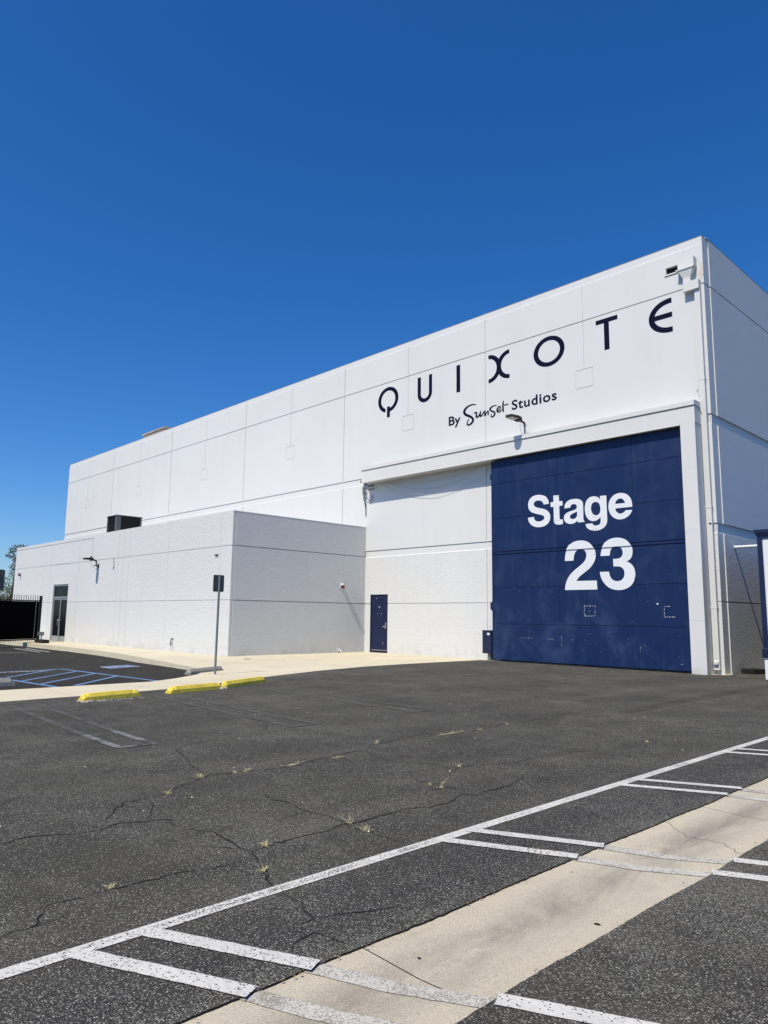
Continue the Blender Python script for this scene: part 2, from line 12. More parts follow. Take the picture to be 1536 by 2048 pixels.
SCRIPT_STROKES = [([(-17.478,9.986),(-17.492,9.992),(-17.513,10.001),(-17.537,10.01),(-17.563,10.018),(-17.59,10.025),(-17.618,10.031),(-17.649,10.036),(-17.681,10.038),(-17.718,10.04),(-17.757,10.04),(-17.799,10.037),(-17.841,10.031),(-17.883,10.021),(-17.926,10.008),(-17.967,9.992),(-18.005,9.975),(-18.038,9.955),(-18.069,9.934),(-18.095,9.909),(-18.117,9.883),(-18.134,9.855),(-18.145,9.823),(-18.149,9.788),(-18.143,9.749),(-18.124,9.71),(-18.098,9.675),(-18.065,9.643),(-18.028,9.612),(-17.981,9.585),(-17.932,9.562),(-17.888,9.543),(-17.851,9.525),(-17.817,9.506),(-17.785,9.488),(-17.758,9.47),(-17.736,9.454),(-17.718,9.438),(-17.704,9.423),(-17.694,9.41),(-17.688,9.399),(-17.686,9.387),(-17.687,9.373),(-17.691,9.357),(-17.699,9.34),(-17.711,9.323),(-17.727,9.305),(-17.746,9.289),(-17.766,9.275),(-17.79,9.264),(-17.818,9.253),(-17.845,9.246),(-17.866,9.242),(-17.876,9.241),(-17.888,9.243),(-17.898,9.246),(-17.902,9.246),(-17.904,9.248),(-17.907,9.256),(-17.908,9.269),(-17.907,9.283),(-17.903,9.301),(-17.897,9.321),(-17.888,9.342),(-17.877,9.362),(-17.864,9.384),(-17.848,9.407),(-17.832,9.427),(-17.821,9.442)],[(-17.488,9.947),(-17.503,9.951),(-17.523,9.958),(-17.545,9.964),(-17.567,9.97),(-17.59,9.974),(-17.616,9.979),(-17.641,9.982),(-17.668,9.983),(-17.7,9.982),(-17.734,9.98),(-17.769,9.975),(-17.803,9.967),(-17.838,9.956),(-17.873,9.941),(-17.907,9.924),(-17.937,9.906),(-17.961,9.887),(-17.983,9.866),(-18.0,9.846),(-18.011,9.826),(-18.019,9.805),(-18.022,9.786),(-18.021,9.769),(-18.016,9.756),(-18.009,9.744),(-17.995,9.728),(-17.975,9.71),(-17.954,9.694),(-17.926,9.677),(-17.888,9.657),(-17.842,9.635),(-17.798,9.612),(-17.759,9.588),(-17.723,9.565),(-17.689,9.54),(-17.657,9.514),(-17.631,9.488),(-17.608,9.46),(-17.59,9.43),(-17.578,9.398),(-17.576,9.366),(-17.58,9.337),(-17.591,9.311),(-17.605,9.287),(-17.624,9.264),(-17.647,9.242),(-17.674,9.222),(-17.703,9.206),(-17.736,9.192),(-17.772,9.181),(-17.808,9.174),(-17.843,9.17),(-17.874,9.174),(-17.904,9.184),(-17.931,9.198),(-17.954,9.218),(-17.968,9.242),(-17.972,9.264),(-17.971,9.284),(-17.967,9.303),(-17.96,9.323),(-17.949,9.345),(-17.936,9.367),(-17.922,9.388),(-17.903,9.409),(-17.882,9.43),(-17.862,9.449),(-17.848,9.461)]),([(-17.562,9.608),(-17.548,9.612),(-17.53,9.62),(-17.512,9.626),(-17.497,9.627),(-17.485,9.628),(-17.473,9.629),(-17.474,9.63),(-17.482,9.638),(-17.482,9.63),(-17.486,9.606),(-17.492,9.578),(-17.498,9.553),(-17.501,9.534),(-17.506,9.514),(-17.509,9.493),(-17.506,9.469),(-17.493,9.444),(-17.472,9.425),(-17.445,9.411),(-17.413,9.407),(-17.387,9.413),(-17.365,9.424),(-17.344,9.438),(-17.324,9.454),(-17.304,9.475),(-17.283,9.498),(-17.264,9.523),(-17.248,9.547),(-17.237,9.572),(-17.229,9.598),(-17.223,9.62),(-17.22,9.635)],[(-17.592,9.639),(-17.583,9.648),(-17.568,9.661),(-17.549,9.674),(-17.528,9.683),(-17.505,9.686),(-17.48,9.686),(-17.447,9.676),(-17.418,9.647),(-17.411,9.616),(-17.414,9.585),(-17.418,9.555),(-17.421,9.53),(-17.425,9.509),(-17.429,9.49),(-17.432,9.476),(-17.432,9.471),(-17.432,9.472),(-17.431,9.471),(-17.432,9.471),(-17.435,9.471),(-17.428,9.472),(-17.412,9.478),(-17.395,9.487),(-17.379,9.498),(-17.361,9.516),(-17.343,9.537),(-17.325,9.561),(-17.31,9.582),(-17.296,9.602),(-17.284,9.623),(-17.273,9.642),(-17.265,9.655)]),([(-17.275,9.66),(-17.279,9.641),(-17.284,9.612),(-17.289,9.582),(-17.295,9.557),(-17.301,9.538),(-17.309,9.517),(-17.316,9.496),(-17.317,9.471),(-17.301,9.443),(-17.276,9.425),(-17.249,9.416),(-17.221,9.415),(-17.198,9.423),(-17.179,9.435),(-17.162,9.449),(-17.146,9.465),(-17.127,9.486),(-17.109,9.511),(-17.091,9.536),(-17.075,9.555),(-17.062,9.569),(-17.047,9.582),(-17.033,9.593),(-17.023,9.601)],[(-17.228,9.649),(-17.227,9.628),(-17.226,9.598),(-17.227,9.566),(-17.228,9.536),(-17.232,9.512),(-17.239,9.49),(-17.243,9.473),(-17.242,9.469),(-17.246,9.476),(-17.249,9.478),(-17.248,9.478),(-17.25,9.478),(-17.243,9.479),(-17.229,9.485),(-17.213,9.495),(-17.199,9.505),(-17.182,9.523),(-17.163,9.546),(-17.143,9.57),(-17.125,9.591),(-17.109,9.607),(-17.093,9.621),(-17.079,9.632),(-17.069,9.64)]),([(-17.076,9.624),(-17.075,9.608),(-17.073,9.586),(-17.072,9.561),(-17.072,9.538),(-17.073,9.515),(-17.076,9.489),(-17.08,9.465),(-17.082,9.448)],[(-17.017,9.618),(-17.014,9.602),(-17.01,9.578),(-17.007,9.552),(-17.005,9.525),(-17.006,9.498),(-17.009,9.471),(-17.013,9.447),(-17.015,9.43)]),([(-17.024,9.42),(-17.017,9.428),(-17.007,9.439),(-16.994,9.452),(-16.982,9.466),(-16.967,9.484),(-16.951,9.505),(-16.936,9.524),(-16.921,9.54),(-16.904,9.553),(-16.887,9.565),(-16.875,9.572),(-16.893,9.576),(-16.902,9.582),(-16.901,9.565),(-16.902,9.542),(-16.904,9.522),(-16.907,9.505),(-16.912,9.486),(-16.918,9.466),(-16.918,9.444),(-16.878,9.417),(-16.858,9.422),(-16.846,9.429),(-16.839,9.432)],[(-17.072,9.459),(-17.063,9.465),(-17.051,9.474),(-17.037,9.485),(-17.025,9.496),(-17.011,9.513),(-16.995,9.533),(-16.978,9.554),(-16.961,9.572),(-16.945,9.588),(-16.927,9.604),(-16.906,9.616),(-16.865,9.613),(-16.843,9.582),(-16.839,9.556),(-16.838,9.529),(-16.838,9.504),(-16.843,9.482),(-16.852,9.461),(-16.858,9.445),(-16.861,9.445),(-16.889,9.465),(-16.888,9.465),(-16.877,9.469),(-16.869,9.471)]),([(-16.452,9.749),(-16.467,9.752),(-16.489,9.757),(-16.515,9.761),(-16.542,9.763),(-16.572,9.764),(-16.605,9.764),(-16.64,9.762),(-16.674,9.757),(-16.707,9.749),(-16.741,9.737),(-16.772,9.723),(-16.798,9.706),(-16.815,9.685),(-16.824,9.66),(-16.825,9.63),(-16.812,9.597),(-16.786,9.569),(-16.755,9.547),(-16.725,9.529),(-16.695,9.512),(-16.665,9.495),(-16.635,9.481),(-16.615,9.471),(-16.609,9.465),(-16.604,9.457),(-16.598,9.442),(-16.596,9.425),(-16.598,9.411),(-16.605,9.397),(-16.618,9.382),(-16.635,9.367),(-16.651,9.357),(-16.667,9.35),(-16.685,9.346),(-16.702,9.345),(-16.708,9.345),(-16.707,9.342),(-16.711,9.346),(-16.716,9.356),(-16.718,9.365),(-16.716,9.381),(-16.707,9.402),(-16.698,9.422),(-16.692,9.437)],[(-16.45,9.714),(-16.465,9.716),(-16.486,9.719),(-16.51,9.721),(-16.532,9.721),(-16.558,9.719),(-16.588,9.717),(-16.617,9.712),(-16.644,9.705),(-16.669,9.695),(-16.695,9.681),(-16.717,9.667),(-16.73,9.654),(-16.735,9.644),(-16.738,9.634),(-16.737,9.626),(-16.735,9.622),(-16.729,9.615),(-16.711,9.601),(-16.686,9.584),(-16.661,9.568),(-16.637,9.556),(-16.608,9.544),(-16.574,9.528),(-16.541,9.502),(-16.522,9.468),(-16.513,9.436),(-16.513,9.406),(-16.519,9.377),(-16.535,9.352),(-16.556,9.33),(-16.581,9.313),(-16.606,9.3),(-16.634,9.292),(-16.664,9.288),(-16.694,9.289),(-16.724,9.297),(-16.749,9.316),(-16.761,9.338),(-16.765,9.359),(-16.764,9.378),(-16.756,9.399),(-16.742,9.421),(-16.729,9.439),(-16.719,9.452)]),([(-16.427,9.494),(-16.412,9.496),(-16.388,9.499),(-16.36,9.504),(-16.336,9.513),(-16.315,9.525),(-16.298,9.539),(-16.284,9.556),(-16.273,9.572),(-16.264,9.591),(-16.259,9.611),(-16.257,9.632),(-16.265,9.657),(-16.289,9.677),(-16.315,9.686),(-16.341,9.688),(-16.365,9.683),(-16.389,9.672),(-16.412,9.655),(-16.433,9.636),(-16.451,9.616),(-16.464,9.594),(-16.474,9.57),(-16.48,9.545),(-16.481,9.519),(-16.475,9.493),(-16.461,9.469),(-16.441,9.447),(-16.415,9.43),(-16.385,9.421),(-16.356,9.418),(-16.327,9.42),(-16.3,9.427),(-16.271,9.442),(-16.243,9.462),(-16.219,9.481),(-16.203,9.494)],[(-16.445,9.547),(-16.428,9.547),(-16.405,9.546),(-16.382,9.548),(-16.365,9.551),(-16.353,9.56),(-16.341,9.572),(-16.331,9.586),(-16.324,9.599),(-16.318,9.613),(-16.315,9.628),(-16.314,9.64),(-16.313,9.64),(-16.309,9.636),(-16.316,9.638),(-16.325,9.639),(-16.332,9.638),(-16.344,9.628),(-16.359,9.613),(-16.374,9.594),(-16.385,9.576),(-16.395,9.559),(-16.403,9.54),(-16.408,9.523),(-16.408,9.511),(-16.406,9.502),(-16.401,9.493),(-16.395,9.486),(-16.391,9.483),(-16.383,9.48),(-16.369,9.477),(-16.351,9.477),(-16.335,9.48),(-16.313,9.489),(-16.286,9.505),(-16.261,9.521),(-16.243,9.533)]),([(-16.15,9.851),(-16.158,9.837),(-16.168,9.816),(-16.178,9.792),(-16.187,9.766),(-16.192,9.733),(-16.196,9.696),(-16.2,9.658),(-16.202,9.623),(-16.201,9.595),(-16.2,9.568),(-16.197,9.543),(-16.195,9.518),(-16.19,9.493),(-16.185,9.467),(-16.18,9.445),(-16.176,9.429)],[(-16.116,9.838),(-16.115,9.821),(-16.115,9.798),(-16.116,9.771),(-16.115,9.745),(-16.118,9.713),(-16.12,9.677),(-16.121,9.64),(-16.122,9.607),(-16.121,9.582),(-16.119,9.557),(-16.117,9.533),(-16.115,9.509),(-16.114,9.485),(-16.113,9.46),(-16.112,9.438),(-16.112,9.423)]),([(-15.914,9.692),(-15.932,9.692),(-15.959,9.693),(-15.988,9.693),(-16.015,9.693),(-16.042,9.693),(-16.069,9.692),(-16.092,9.692),(-16.109,9.691)],[(-15.902,9.647),(-15.92,9.647),(-15.946,9.646),(-15.975,9.646),(-16.002,9.645),(-16.028,9.644),(-16.054,9.644),(-16.078,9.643),(-16.094,9.643)])]
CRACKS = [[(-5.496,1.619),(-5.487,1.74),(-5.529,1.893),(-5.474,2.058),(-5.395,2.181),(-5.361,2.309),(-5.398,2.435),(-5.439,2.544),(-5.378,2.673),(-5.333,2.783),(-5.313,2.847),(-5.085,2.844),(-4.978,2.831),(-4.802,2.954),(-4.599,2.932),(-4.351,2.894),(-4.22,2.915),(-4.074,2.854),(-3.933,2.802),(-3.744,2.689),(-3.599,2.647),(-3.487,2.635),(-3.365,2.63),(-3.219,2.568),(-3.116,2.547),(-3.097,2.486),(-3.108,2.447)],[(-5.606,2.517),(-5.885,2.728),(-6.0,2.86),(-6.0,3.037),(-6.011,3.208),(-6.164,3.395),(-6.287,3.645),(-6.439,3.894),(-6.393,4.05),(-6.395,4.26),(-6.278,4.47),(-6.258,4.604),(-6.322,4.799),(-6.291,4.954),(-6.355,5.21),(-6.342,5.443),(-6.449,5.73),(-6.421,5.956),(-6.647,6.306),(-6.649,6.523),(-6.741,6.995),(-6.768,7.401),(-6.641,7.684),(-6.494,7.995),(-6.526,8.301),(-6.647,9.053),(-6.558,9.322),(-6.631,10.178),(-6.568,10.822)],[(-8.186,5.092),(-8.158,4.897),(-8.066,4.571),(-7.828,4.299),(-7.471,4.21),(-7.024,4.021),(-6.624,3.924),(-6.439,3.894)],[(-5.888,3.063),(-5.643,2.909),(-5.361,2.752)],[(-7.326,4.076),(-7.471,4.21)],[(-3.96,1.225),(-3.964,1.292),(-3.986,1.367),(-3.982,1.457),(-4.067,1.498),(-4.207,1.583),(-4.205,1.687),(-4.203,1.848),(-4.203,1.948),(-4.194,2.168),(-4.192,2.357),(-4.114,2.535),(-4.111,2.673),(-4.139,2.783),(-4.074,2.854)],[(-3.982,1.457),(-3.986,1.568),(-4.013,1.613)],[(-4.22,2.915),(-4.282,3.133),(-4.265,3.235),(-4.269,3.335),(-4.268,3.424),(-4.245,3.577),(-4.29,3.756),(-4.267,3.861),(-4.268,4.044),(-4.277,4.183),(-4.297,4.384),(-4.264,4.538),(-4.202,4.703),(-4.175,4.856),(-4.271,5.082),(-4.288,5.198),(-4.191,5.254),(-4.242,5.39),(-4.217,5.563),(-4.235,5.812),(-4.335,6.149),(-4.228,6.205),(-4.061,6.298)],[(-4.553,2.716),(-4.445,2.805),(-4.346,2.899)],[(-4.802,2.954),(-4.803,3.046),(-4.794,3.112)],[(-5.45,3.847),(-5.251,3.811),(-5.182,3.839),(-5.012,3.858),(-4.85,3.806),(-4.711,3.804),(-4.611,3.829),(-4.48,3.827),(-4.302,3.821),(-4.144,3.785),(-4.081,3.798),(-3.95,3.78),(-3.791,3.799),(-3.638,3.768)],[(-4.715,3.499),(-4.752,3.67),(-4.732,3.78)],[(-6.375,5.913),(-6.098,5.819),(-5.768,5.769),(-5.544,5.864),(-5.36,5.997),(-5.166,5.945),(-4.976,5.866),(-5.066,6.061),(-5.035,6.255),(-4.897,6.535),(-4.845,6.719),(-4.84,6.936),(-4.837,7.205),(-4.789,7.491),(-4.724,7.806),(-4.643,8.1),(-4.737,8.351),(-4.915,8.581),(-5.102,8.474)],[(-4.607,8.947),(-4.542,9.198),(-4.524,9.458),(-4.349,9.487),(-4.403,9.977),(-4.349,10.37),(-4.57,10.662),(-4.804,10.901),(-5.051,11.327)],[(-4.99,11.659),(-5.029,12.058),(-4.898,12.128),(-4.646,12.08)],[(-3.116,2.547),(-3.091,2.593),(-3.071,2.662),(-3.037,2.738),(-2.981,2.838),(-2.927,2.996)],[(-2.89,2.235),(-2.937,2.276),(-2.963,2.326),(-2.974,2.396),(-2.976,2.444),(-2.912,2.455),(-2.858,2.465),(-2.777,2.474)],[(-4.502,4.9),(-4.607,5.088),(-4.553,5.296),(-4.405,5.319),(-4.242,5.39)],[(-5.078,5.395),(-4.928,5.27),(-4.764,5.268),(-4.625,5.274)],[(-8.348,5.897),(-8.781,6.225),(-9.177,6.53)],[(-3.125,4.39),(-3.028,4.383),(-2.927,4.369),(-2.818,4.352)],[(-3.635,5.914),(-3.494,5.886),(-3.391,5.925)],[(-6.817,2.289),(-6.626,2.151),(-6.545,2.05)],[(-10.013,9.665),(-8.985,9.157),(-9.319,10.159)]]


# ------------------------------------------------------------------ materials
def new_mat(name):
    m = bpy.data.materials.new(name); m.use_nodes = True
    nt = m.node_tree; nt.nodes.clear()
    out = nt.nodes.new('ShaderNodeOutputMaterial'); b = nt.nodes.new('ShaderNodeBsdfPrincipled')
    nt.links.new(b.outputs[0], out.inputs[0])
    return m, nt, b
class NB:
    """small node-building helper"""
    def __init__(s, nt): s.nt = nt; s.pos = None
    def n(s, t, **kw):
        x = s.nt.nodes.new(t)
        for k, v in kw.items(): setattr(x, k, v)
        return x
    def link(s, a, b): s.nt.links.new(a, b)
    def coord(s):
        if s.pos is None: s.pos = s.n('ShaderNodeNewGeometry').outputs['Position']
        return s.pos
    def xyz(s):
        q = s.n('ShaderNodeSeparateXYZ'); s.link(s.coord(), q.inputs[0]); return q.outputs
    def scaled(s, v):
        q = s.n('ShaderNodeVectorMath', operation='MULTIPLY'); s.link(s.coord(), q.inputs[0]); q.inputs[1].default_value = v; return q.outputs[0]
    def noise(s, scale, detail=3, rough=.55, vec=None, dist=0):
        q = s.n('ShaderNodeTexNoise'); q.inputs['Scale'].default_value = scale; q.inputs['Detail'].default_value = detail
        q.inputs['Roughness'].default_value = rough; q.inputs['Distortion'].default_value = dist
        s.link(vec if vec is not None else s.coord(), q.inputs['Vector']); return q.outputs['Fac']
    def voro(s, scale, dim='2D', rnd=1.0):
        q = s.n('ShaderNodeTexVoronoi', voronoi_dimensions=dim); q.inputs['Scale'].default_value = scale; q.inputs['Randomness'].default_value = rnd
        s.link(s.coord(), q.inputs['Vector']); return q.outputs['Distance'], q.outputs['Color']
    def math(s, op, a, b=None, clamp=False):
        q = s.n('ShaderNodeMath', operation=op, use_clamp=clamp)
        for i, v in enumerate((a, b)):
            if v is None: continue
            if isinstance(v, (int, float)): q.inputs[i].default_value = v
            else: s.link(v, q.inputs[i])
        return q.outputs[0]
    def ramp(s, f, lo, hi, a=0.0, b=1.0):
        q = s.n('ShaderNodeMapRange'); q.clamp = True; s.link(f, q.inputs[0])
        for i, v in enumerate((lo, hi, a, b)): q.inputs[i + 1].default_value = v
        return q.outputs[0]
    def mix(s, f, a, b, mode='MIX'):
        q = s.n('ShaderNodeMix', data_type='RGBA', blend_type=mode)
        for i, v in ((0, f), (6, a), (7, b)):
            if isinstance(v, (int, float)): q.inputs[i].default_value = v
            elif isinstance(v, tuple): q.inputs[i].default_value = (*v, 1)
            else: s.link(v, q.inputs[i])
        return q.outputs[2]
    def bump(s, h, dist, strength=1.0, prev=None):
        q = s.n('ShaderNodeBump'); q.inputs['Distance'].default_value = dist
        if isinstance(strength, (int, float)): q.inputs['Strength'].default_value = strength
        else: s.link(strength, q.inputs['Strength'])
        s.link(h, q.inputs['Height'])
        if prev is not None: s.link(prev, q.inputs['Normal'])
        return q.outputs[0]

def simple(name, col, rough=.5, metal=0.0, var=.12, vscale=6.0, bump=0.0, bscale=40.0, spec=.5):
    m, nt, b = new_mat(name); k = NB(nt)
    f = k.noise(vscale, 4)
    c = k.mix(k.ramp(f, .3, .7), tuple(x * (1 - var) for x in col), tuple(min(1, x * (1 + var)) for x in col))
    k.link(c, b.inputs['Base Color']); b.inputs['Roughness'].default_value = rough; b.inputs['Metallic'].default_value = metal
    b.inputs['Specular IOR Level'].default_value = spec
    if bump: k.link(k.bump(k.noise(bscale, 3), bump), b.inputs['Normal'])
    return m

def white_wall(name, rough_from=None, always_rough=False, col=(.735, .735, .708), amp=.010):
    m, nt, b = new_mat(name); k = NB(nt)
    big = k.noise(.35, 3); streak = k.noise(1.0, 4, .6, k.scaled((2.2, 2.2, .12))); fine = k.noise(30, 2)
    c = k.mix(k.ramp(big, .3, .7), tuple(x * .965 for x in col), col)
    c = k.mix(k.ramp(streak, .50, .78, 0, .13), c, (.56, .56, .52)); c = k.mix(k.ramp(k.noise(1.1, 5, .65, dist=.6), .54, .75, 0, .12), c, (.60, .59, .55))
    c = k.mix(k.ramp(fine, .3, .7, 0, .04), c, (.62, .62, .62))
    # splash-back grime along the foot of the wall, broken up by noise
    z = k.xyz()[2]
    g = k.math('MULTIPLY', k.ramp(z, .55, .0), k.ramp(k.noise(2.5, 4), .42, .7))
    c = k.mix(k.math('MULTIPLY', g, .5), c, (.46, .46, .38))
    k.link(c, b.inputs['Base Color']); b.inputs['Roughness'].default_value = .75; b.inputs['Specular IOR Level'].default_value = .25
    h1 = k.bump(k.noise(3.0, 3), .004)
    st = k.math('ADD', k.noise(13, 4, .65, dist=.15), k.math('MULTIPLY', k.noise(38, 3), .45))
    if always_rough: h1 = k.bump(st, amp, 1.0, h1)
    elif rough_from is not None:
        h1 = k.bump(st, amp, k.ramp(z, rough_from + .002, rough_from - .002, .06, 1.0), h1)
    k.link(h1, b.inputs['Normal'])
    return m

def navy(name, col=(.0038, .0185, .080), fade=.5):
    m, nt, b = new_mat(name); k = NB(nt)
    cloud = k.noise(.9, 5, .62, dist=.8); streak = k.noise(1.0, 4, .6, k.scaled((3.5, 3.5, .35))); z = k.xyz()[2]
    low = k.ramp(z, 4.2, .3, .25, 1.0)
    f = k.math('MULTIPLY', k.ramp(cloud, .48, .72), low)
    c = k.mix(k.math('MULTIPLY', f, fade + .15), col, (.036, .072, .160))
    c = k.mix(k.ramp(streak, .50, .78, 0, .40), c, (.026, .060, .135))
    c = k.mix(k.ramp(k.noise(5, 4), .55, .75, 0, .25), c, (.006, .012, .045))
    k.link(c, b.inputs['Base Color']); k.link(k.ramp(cloud, .3, .7, .42, .60), b.inputs['Roughness'])
    b.inputs['Specular IOR Level'].default_value = .35
    k.link(k.bump(k.noise(1.3, 3), .03, .6), b.inputs['Normal'])
    return m

def asphalt(name, tone=1.0, chips=1.0, band=True):
    m, nt, b = new_mat(name); k = NB(nt)
    x, y, _ = k.xyz()
    big = k.noise(.22, 4, .6); mid = k.noise(1.3, 5, .65, dist=.5); fine = k.noise(70, 2, .6)
    c = k.mix(k.ramp(big, .35, .68), (.047 * tone, .0425 * tone, .036 * tone), (.066 * tone, .0625 * tone, .048 * tone))
    c = k.mix(k.ramp(mid, .46, .74, 0, .7), c, (.098 * tone, .093 * tone, .072 * tone))
    c = k.mix(k.ramp(k.noise(.6, 5, .7), .54, .70, 0, .6), c, (.034 * tone, .033 * tone, .033 * tone))
    c = k.mix(k.ramp(fine, .42, .66, 0, .6), c, (.021 * tone, .021 * tone, .0205 * tone))
    # old oil drips and faded, dusty areas
    oil = k.math('MULTIPLY', k.ramp(k.noise(.55, 4, .6, dist=1.2), .60, .72), k.ramp(k.noise(3.0, 4), .40, .62))
    c = k.mix(k.math('MULTIPLY', oil, .75), c, (.020 * tone, .019 * tone, .019 * tone))
    dust = k.ramp(k.noise(1.0, 5, .7, k.scaled((.45, 1.1, 1)), 1.0), .54, .80, 0, .55)
    c = k.mix(dust, c, (.135 * tone, .128 * tone, .098 * tone))
    # exposed aggregate: three stone sizes, a random share of the cells each
    d1, c1 = k.voro(80); d2, c2 = k.voro(135); gr = k.noise(210, 2, .7)
    s1 = k.n('ShaderNodeSeparateColor'); k.link(c1, s1.inputs[0]); s2 = k.n('ShaderNodeSeparateColor'); k.link(c2, s2.inputs[0])
    patch = k.math('MULTIPLY', k.ramp(k.noise(.55, 5, .65, dist=.4), .34, .66, .10, 1.25), k.ramp(k.noise(2.6, 4, .65), .34, .60, .45, 1.0))
    lane = k.noise(1.0, 4, .6, k.scaled((1.5, .13, 1)), .3); c = k.mix(k.ramp(lane, .52, .68, 0, .38), c, (.028 * tone, .0265 * tone, .026 * tone)); c = k.mix(k.ramp(lane, .46, .32, 0, .32), c, (.115 * tone, .109 * tone, .088 * tone))
    if band:   # ravelled strip next to the gutter edge, where more stone shows
        w = k.math('MULTIPLY', k.ramp(x, -3.05, -2.78), k.ramp(k.noise(1.5, 3), .4, .6, .2, 1))
        patch = k.math('ADD', patch, k.math('MULTIPLY', w, .9))
        keep = k.math('MULTIPLY', k.ramp(x, -3.48, -3.40), k.ramp(x, -2.72, -2.80, 0, 1))
        c = k.mix(k.math('MULTIPLY', keep, .55), c, (.030, .030, .030))
    t1 = k.math('SUBTRACT', .95, k.math('MULTIPLY', patch, .17 * chips)); t2 = k.math('SUBTRACT', .88, k.math('MULTIPLY', patch, .34 * chips))
    m1 = k.math('MULTIPLY', k.math('MULTIPLY', k.math('GREATER_THAN', s1.outputs[0], t1), .85), k.ramp(d1, .42, .28))
    m2 = k.math('MULTIPLY', k.math('GREATER_THAN', s2.outputs[0], t2), k.ramp(d2, .48, .34))
    chip1 = k.mix(s1.outputs[1], (.14, .135, .115), (.56, .54, .47)); chip2 = k.mix(s2.outputs[1], (.11, .105, .09), (.42, .40, .34))
    c = k.mix(k.ramp(gr, .56, .70, 0, .38 * chips), c, (.21, .20, .175)); c = k.mix(k.math('MULTIPLY', m2, .8), c, chip2); c = k.mix(m1, c, chip1)
    k.link(c, b.inputs['Base Color']); b.inputs['Roughness'].default_value = .92; b.inputs['Specular IOR Level'].default_value = .12
    h = k.math('ADD', k.math('MULTIPLY', m1, .7), k.math('ADD', k.math('MULTIPLY', m2, .4), k.math('MULTIPLY', fine, 1.1)))
    n1 = k.bump(h, .006, .9, k.bump(k.noise(1.1, 3), .012, .6))
    k.link(n1, b.inputs['Normal'])
    return m

def worn_paint(name, col, wear=.5, under=(.055, .053, .05), grime=(.40, .39, .36), centre=None):
    m, nt, b = new_mat(name); k = NB(nt)
    patch = k.noise(3.2, 5, .7); grain = k.noise(95, 3, .75); d, c1 = k.voro(120); s1 = k.n('ShaderNodeSeparateColor'); k.link(c1, s1.inputs[0])
    wv = k.math('MULTIPLY', k.ramp(patch, .34, .70), wear)
    if centre is not None:
        cx = k.math('ABSOLUTE', k.math('SUBTRACT', k.xyz()[0], centre)); wv = k.math('ADD', k.math('MULTIPLY', wv, .6), k.math('MULTIPLY', k.ramp(cx, .036, .012), k.ramp(k.noise(.8, 4), .35, .65, 0, .36)))
    h1 = k.ramp(k.math('ADD', grain, k.math('MULTIPLY', wv, .34)), .70, .76)
    h2 = k.math('MULTIPLY', k.math('GREATER_THAN', s1.outputs[0], k.math('SUBTRACT', 1.0, k.math('MULTIPLY', wv, .42))), k.ramp(d, .6, .45))
    hole = k.math('MAXIMUM', h1, h2)
    c = k.mix(k.ramp(k.noise(2.0, 4), .35, .7), col, tuple(x * .86 for x in col))
    c = k.mix(k.ramp(k.noise(40, 3), .45, .7, 0, .35), c, grime)
    c = k.mix(hole, c, under)
    k.link(c, b.inputs['Base Color']); b.inputs['Roughness'].default_value = .8; b.inputs['Specular IOR Level'].default_value = .3
    k.link(k.bump(k.math('ADD', k.noise(70, 2), k.math('MULTIPLY', hole, -.8)), .004), b.inputs['Normal'])
    return m

def concrete(name, col, gutter=False):
    m, nt, b = new_mat(name); k = NB(nt)
    x, y, _ = k.xyz()
    c = k.mix(k.ramp(k.noise(.5, 5, .6), .3, .7), tuple(v * .90 for v in col), tuple(v * 1.06 for v in col))
    c = k.mix(k.ramp(k.noise(4, 5, .65), .48, .74, 0, .34), c, tuple(v * .60 for v in col))
    if gutter:
        mid = k.math('SUBTRACT', 1.0, k.math('DIVIDE', k.math('ABSOLUTE', k.math('ADD', x, 2.36)), .30), True)
        st = k.math('MULTIPLY', k.ramp(mid, .15, .9), k.ramp(k.noise(1.0, 5, .65, k.scaled((2.4, .75, 1)), .6), .34, .60))
        c = k.mix(k.math('MULTIPLY', st, .8), c, (.155, .13, .115))
        c = k.mix(k.ramp(k.noise(1.0, 3, .5, k.scaled((9, 1.2, 1))), .62, .76, 0, .22), c, (.26, .215, .165))
    sp = k.noise(150, 3, .8); sp2 = k.noise(45, 3, .7)
    c = k.mix(k.ramp(sp, .48, .66, 0, .65), c, tuple(v * .40 for v in col)); c = k.mix(k.ramp(sp, .50, .34, 0, .35), c, tuple(min(.9, v * 1.35) for v in col))
    c = k.mix(k.ramp(sp2, .52, .74, 0, .30), c, (.24, .215, .18)); c = k.mix(k.ramp(k.noise(.9, 5, .7, dist=.8), .50, .74, 0, .30), c, (.36, .335, .29))
    k.link(c, b.inputs['Base Color']); b.inputs['Roughness'].default_value = .9; b.inputs['Specular IOR Level'].default_value = .25
    k.link(k.bump(k.math('ADD', k.noise(90, 3, .6), k.noise(8, 3)), .0035), b.inputs['Normal'])
    return m

def foliage(name, a, b_):
    m, nt, b = new_mat(name); k = NB(nt)
    inf = k.n('ShaderNodeTexNoise'); inf.inputs['Scale'].default_value = 1.4; k.link(k.coord(), inf.inputs['Vector'])
    c = k.mix(k.ramp(inf.outputs['Fac'], .35, .65), a, b_)
    k.link(c, b.inputs['Base Color']); b.inputs['Roughness'].default_value = .6
    return m

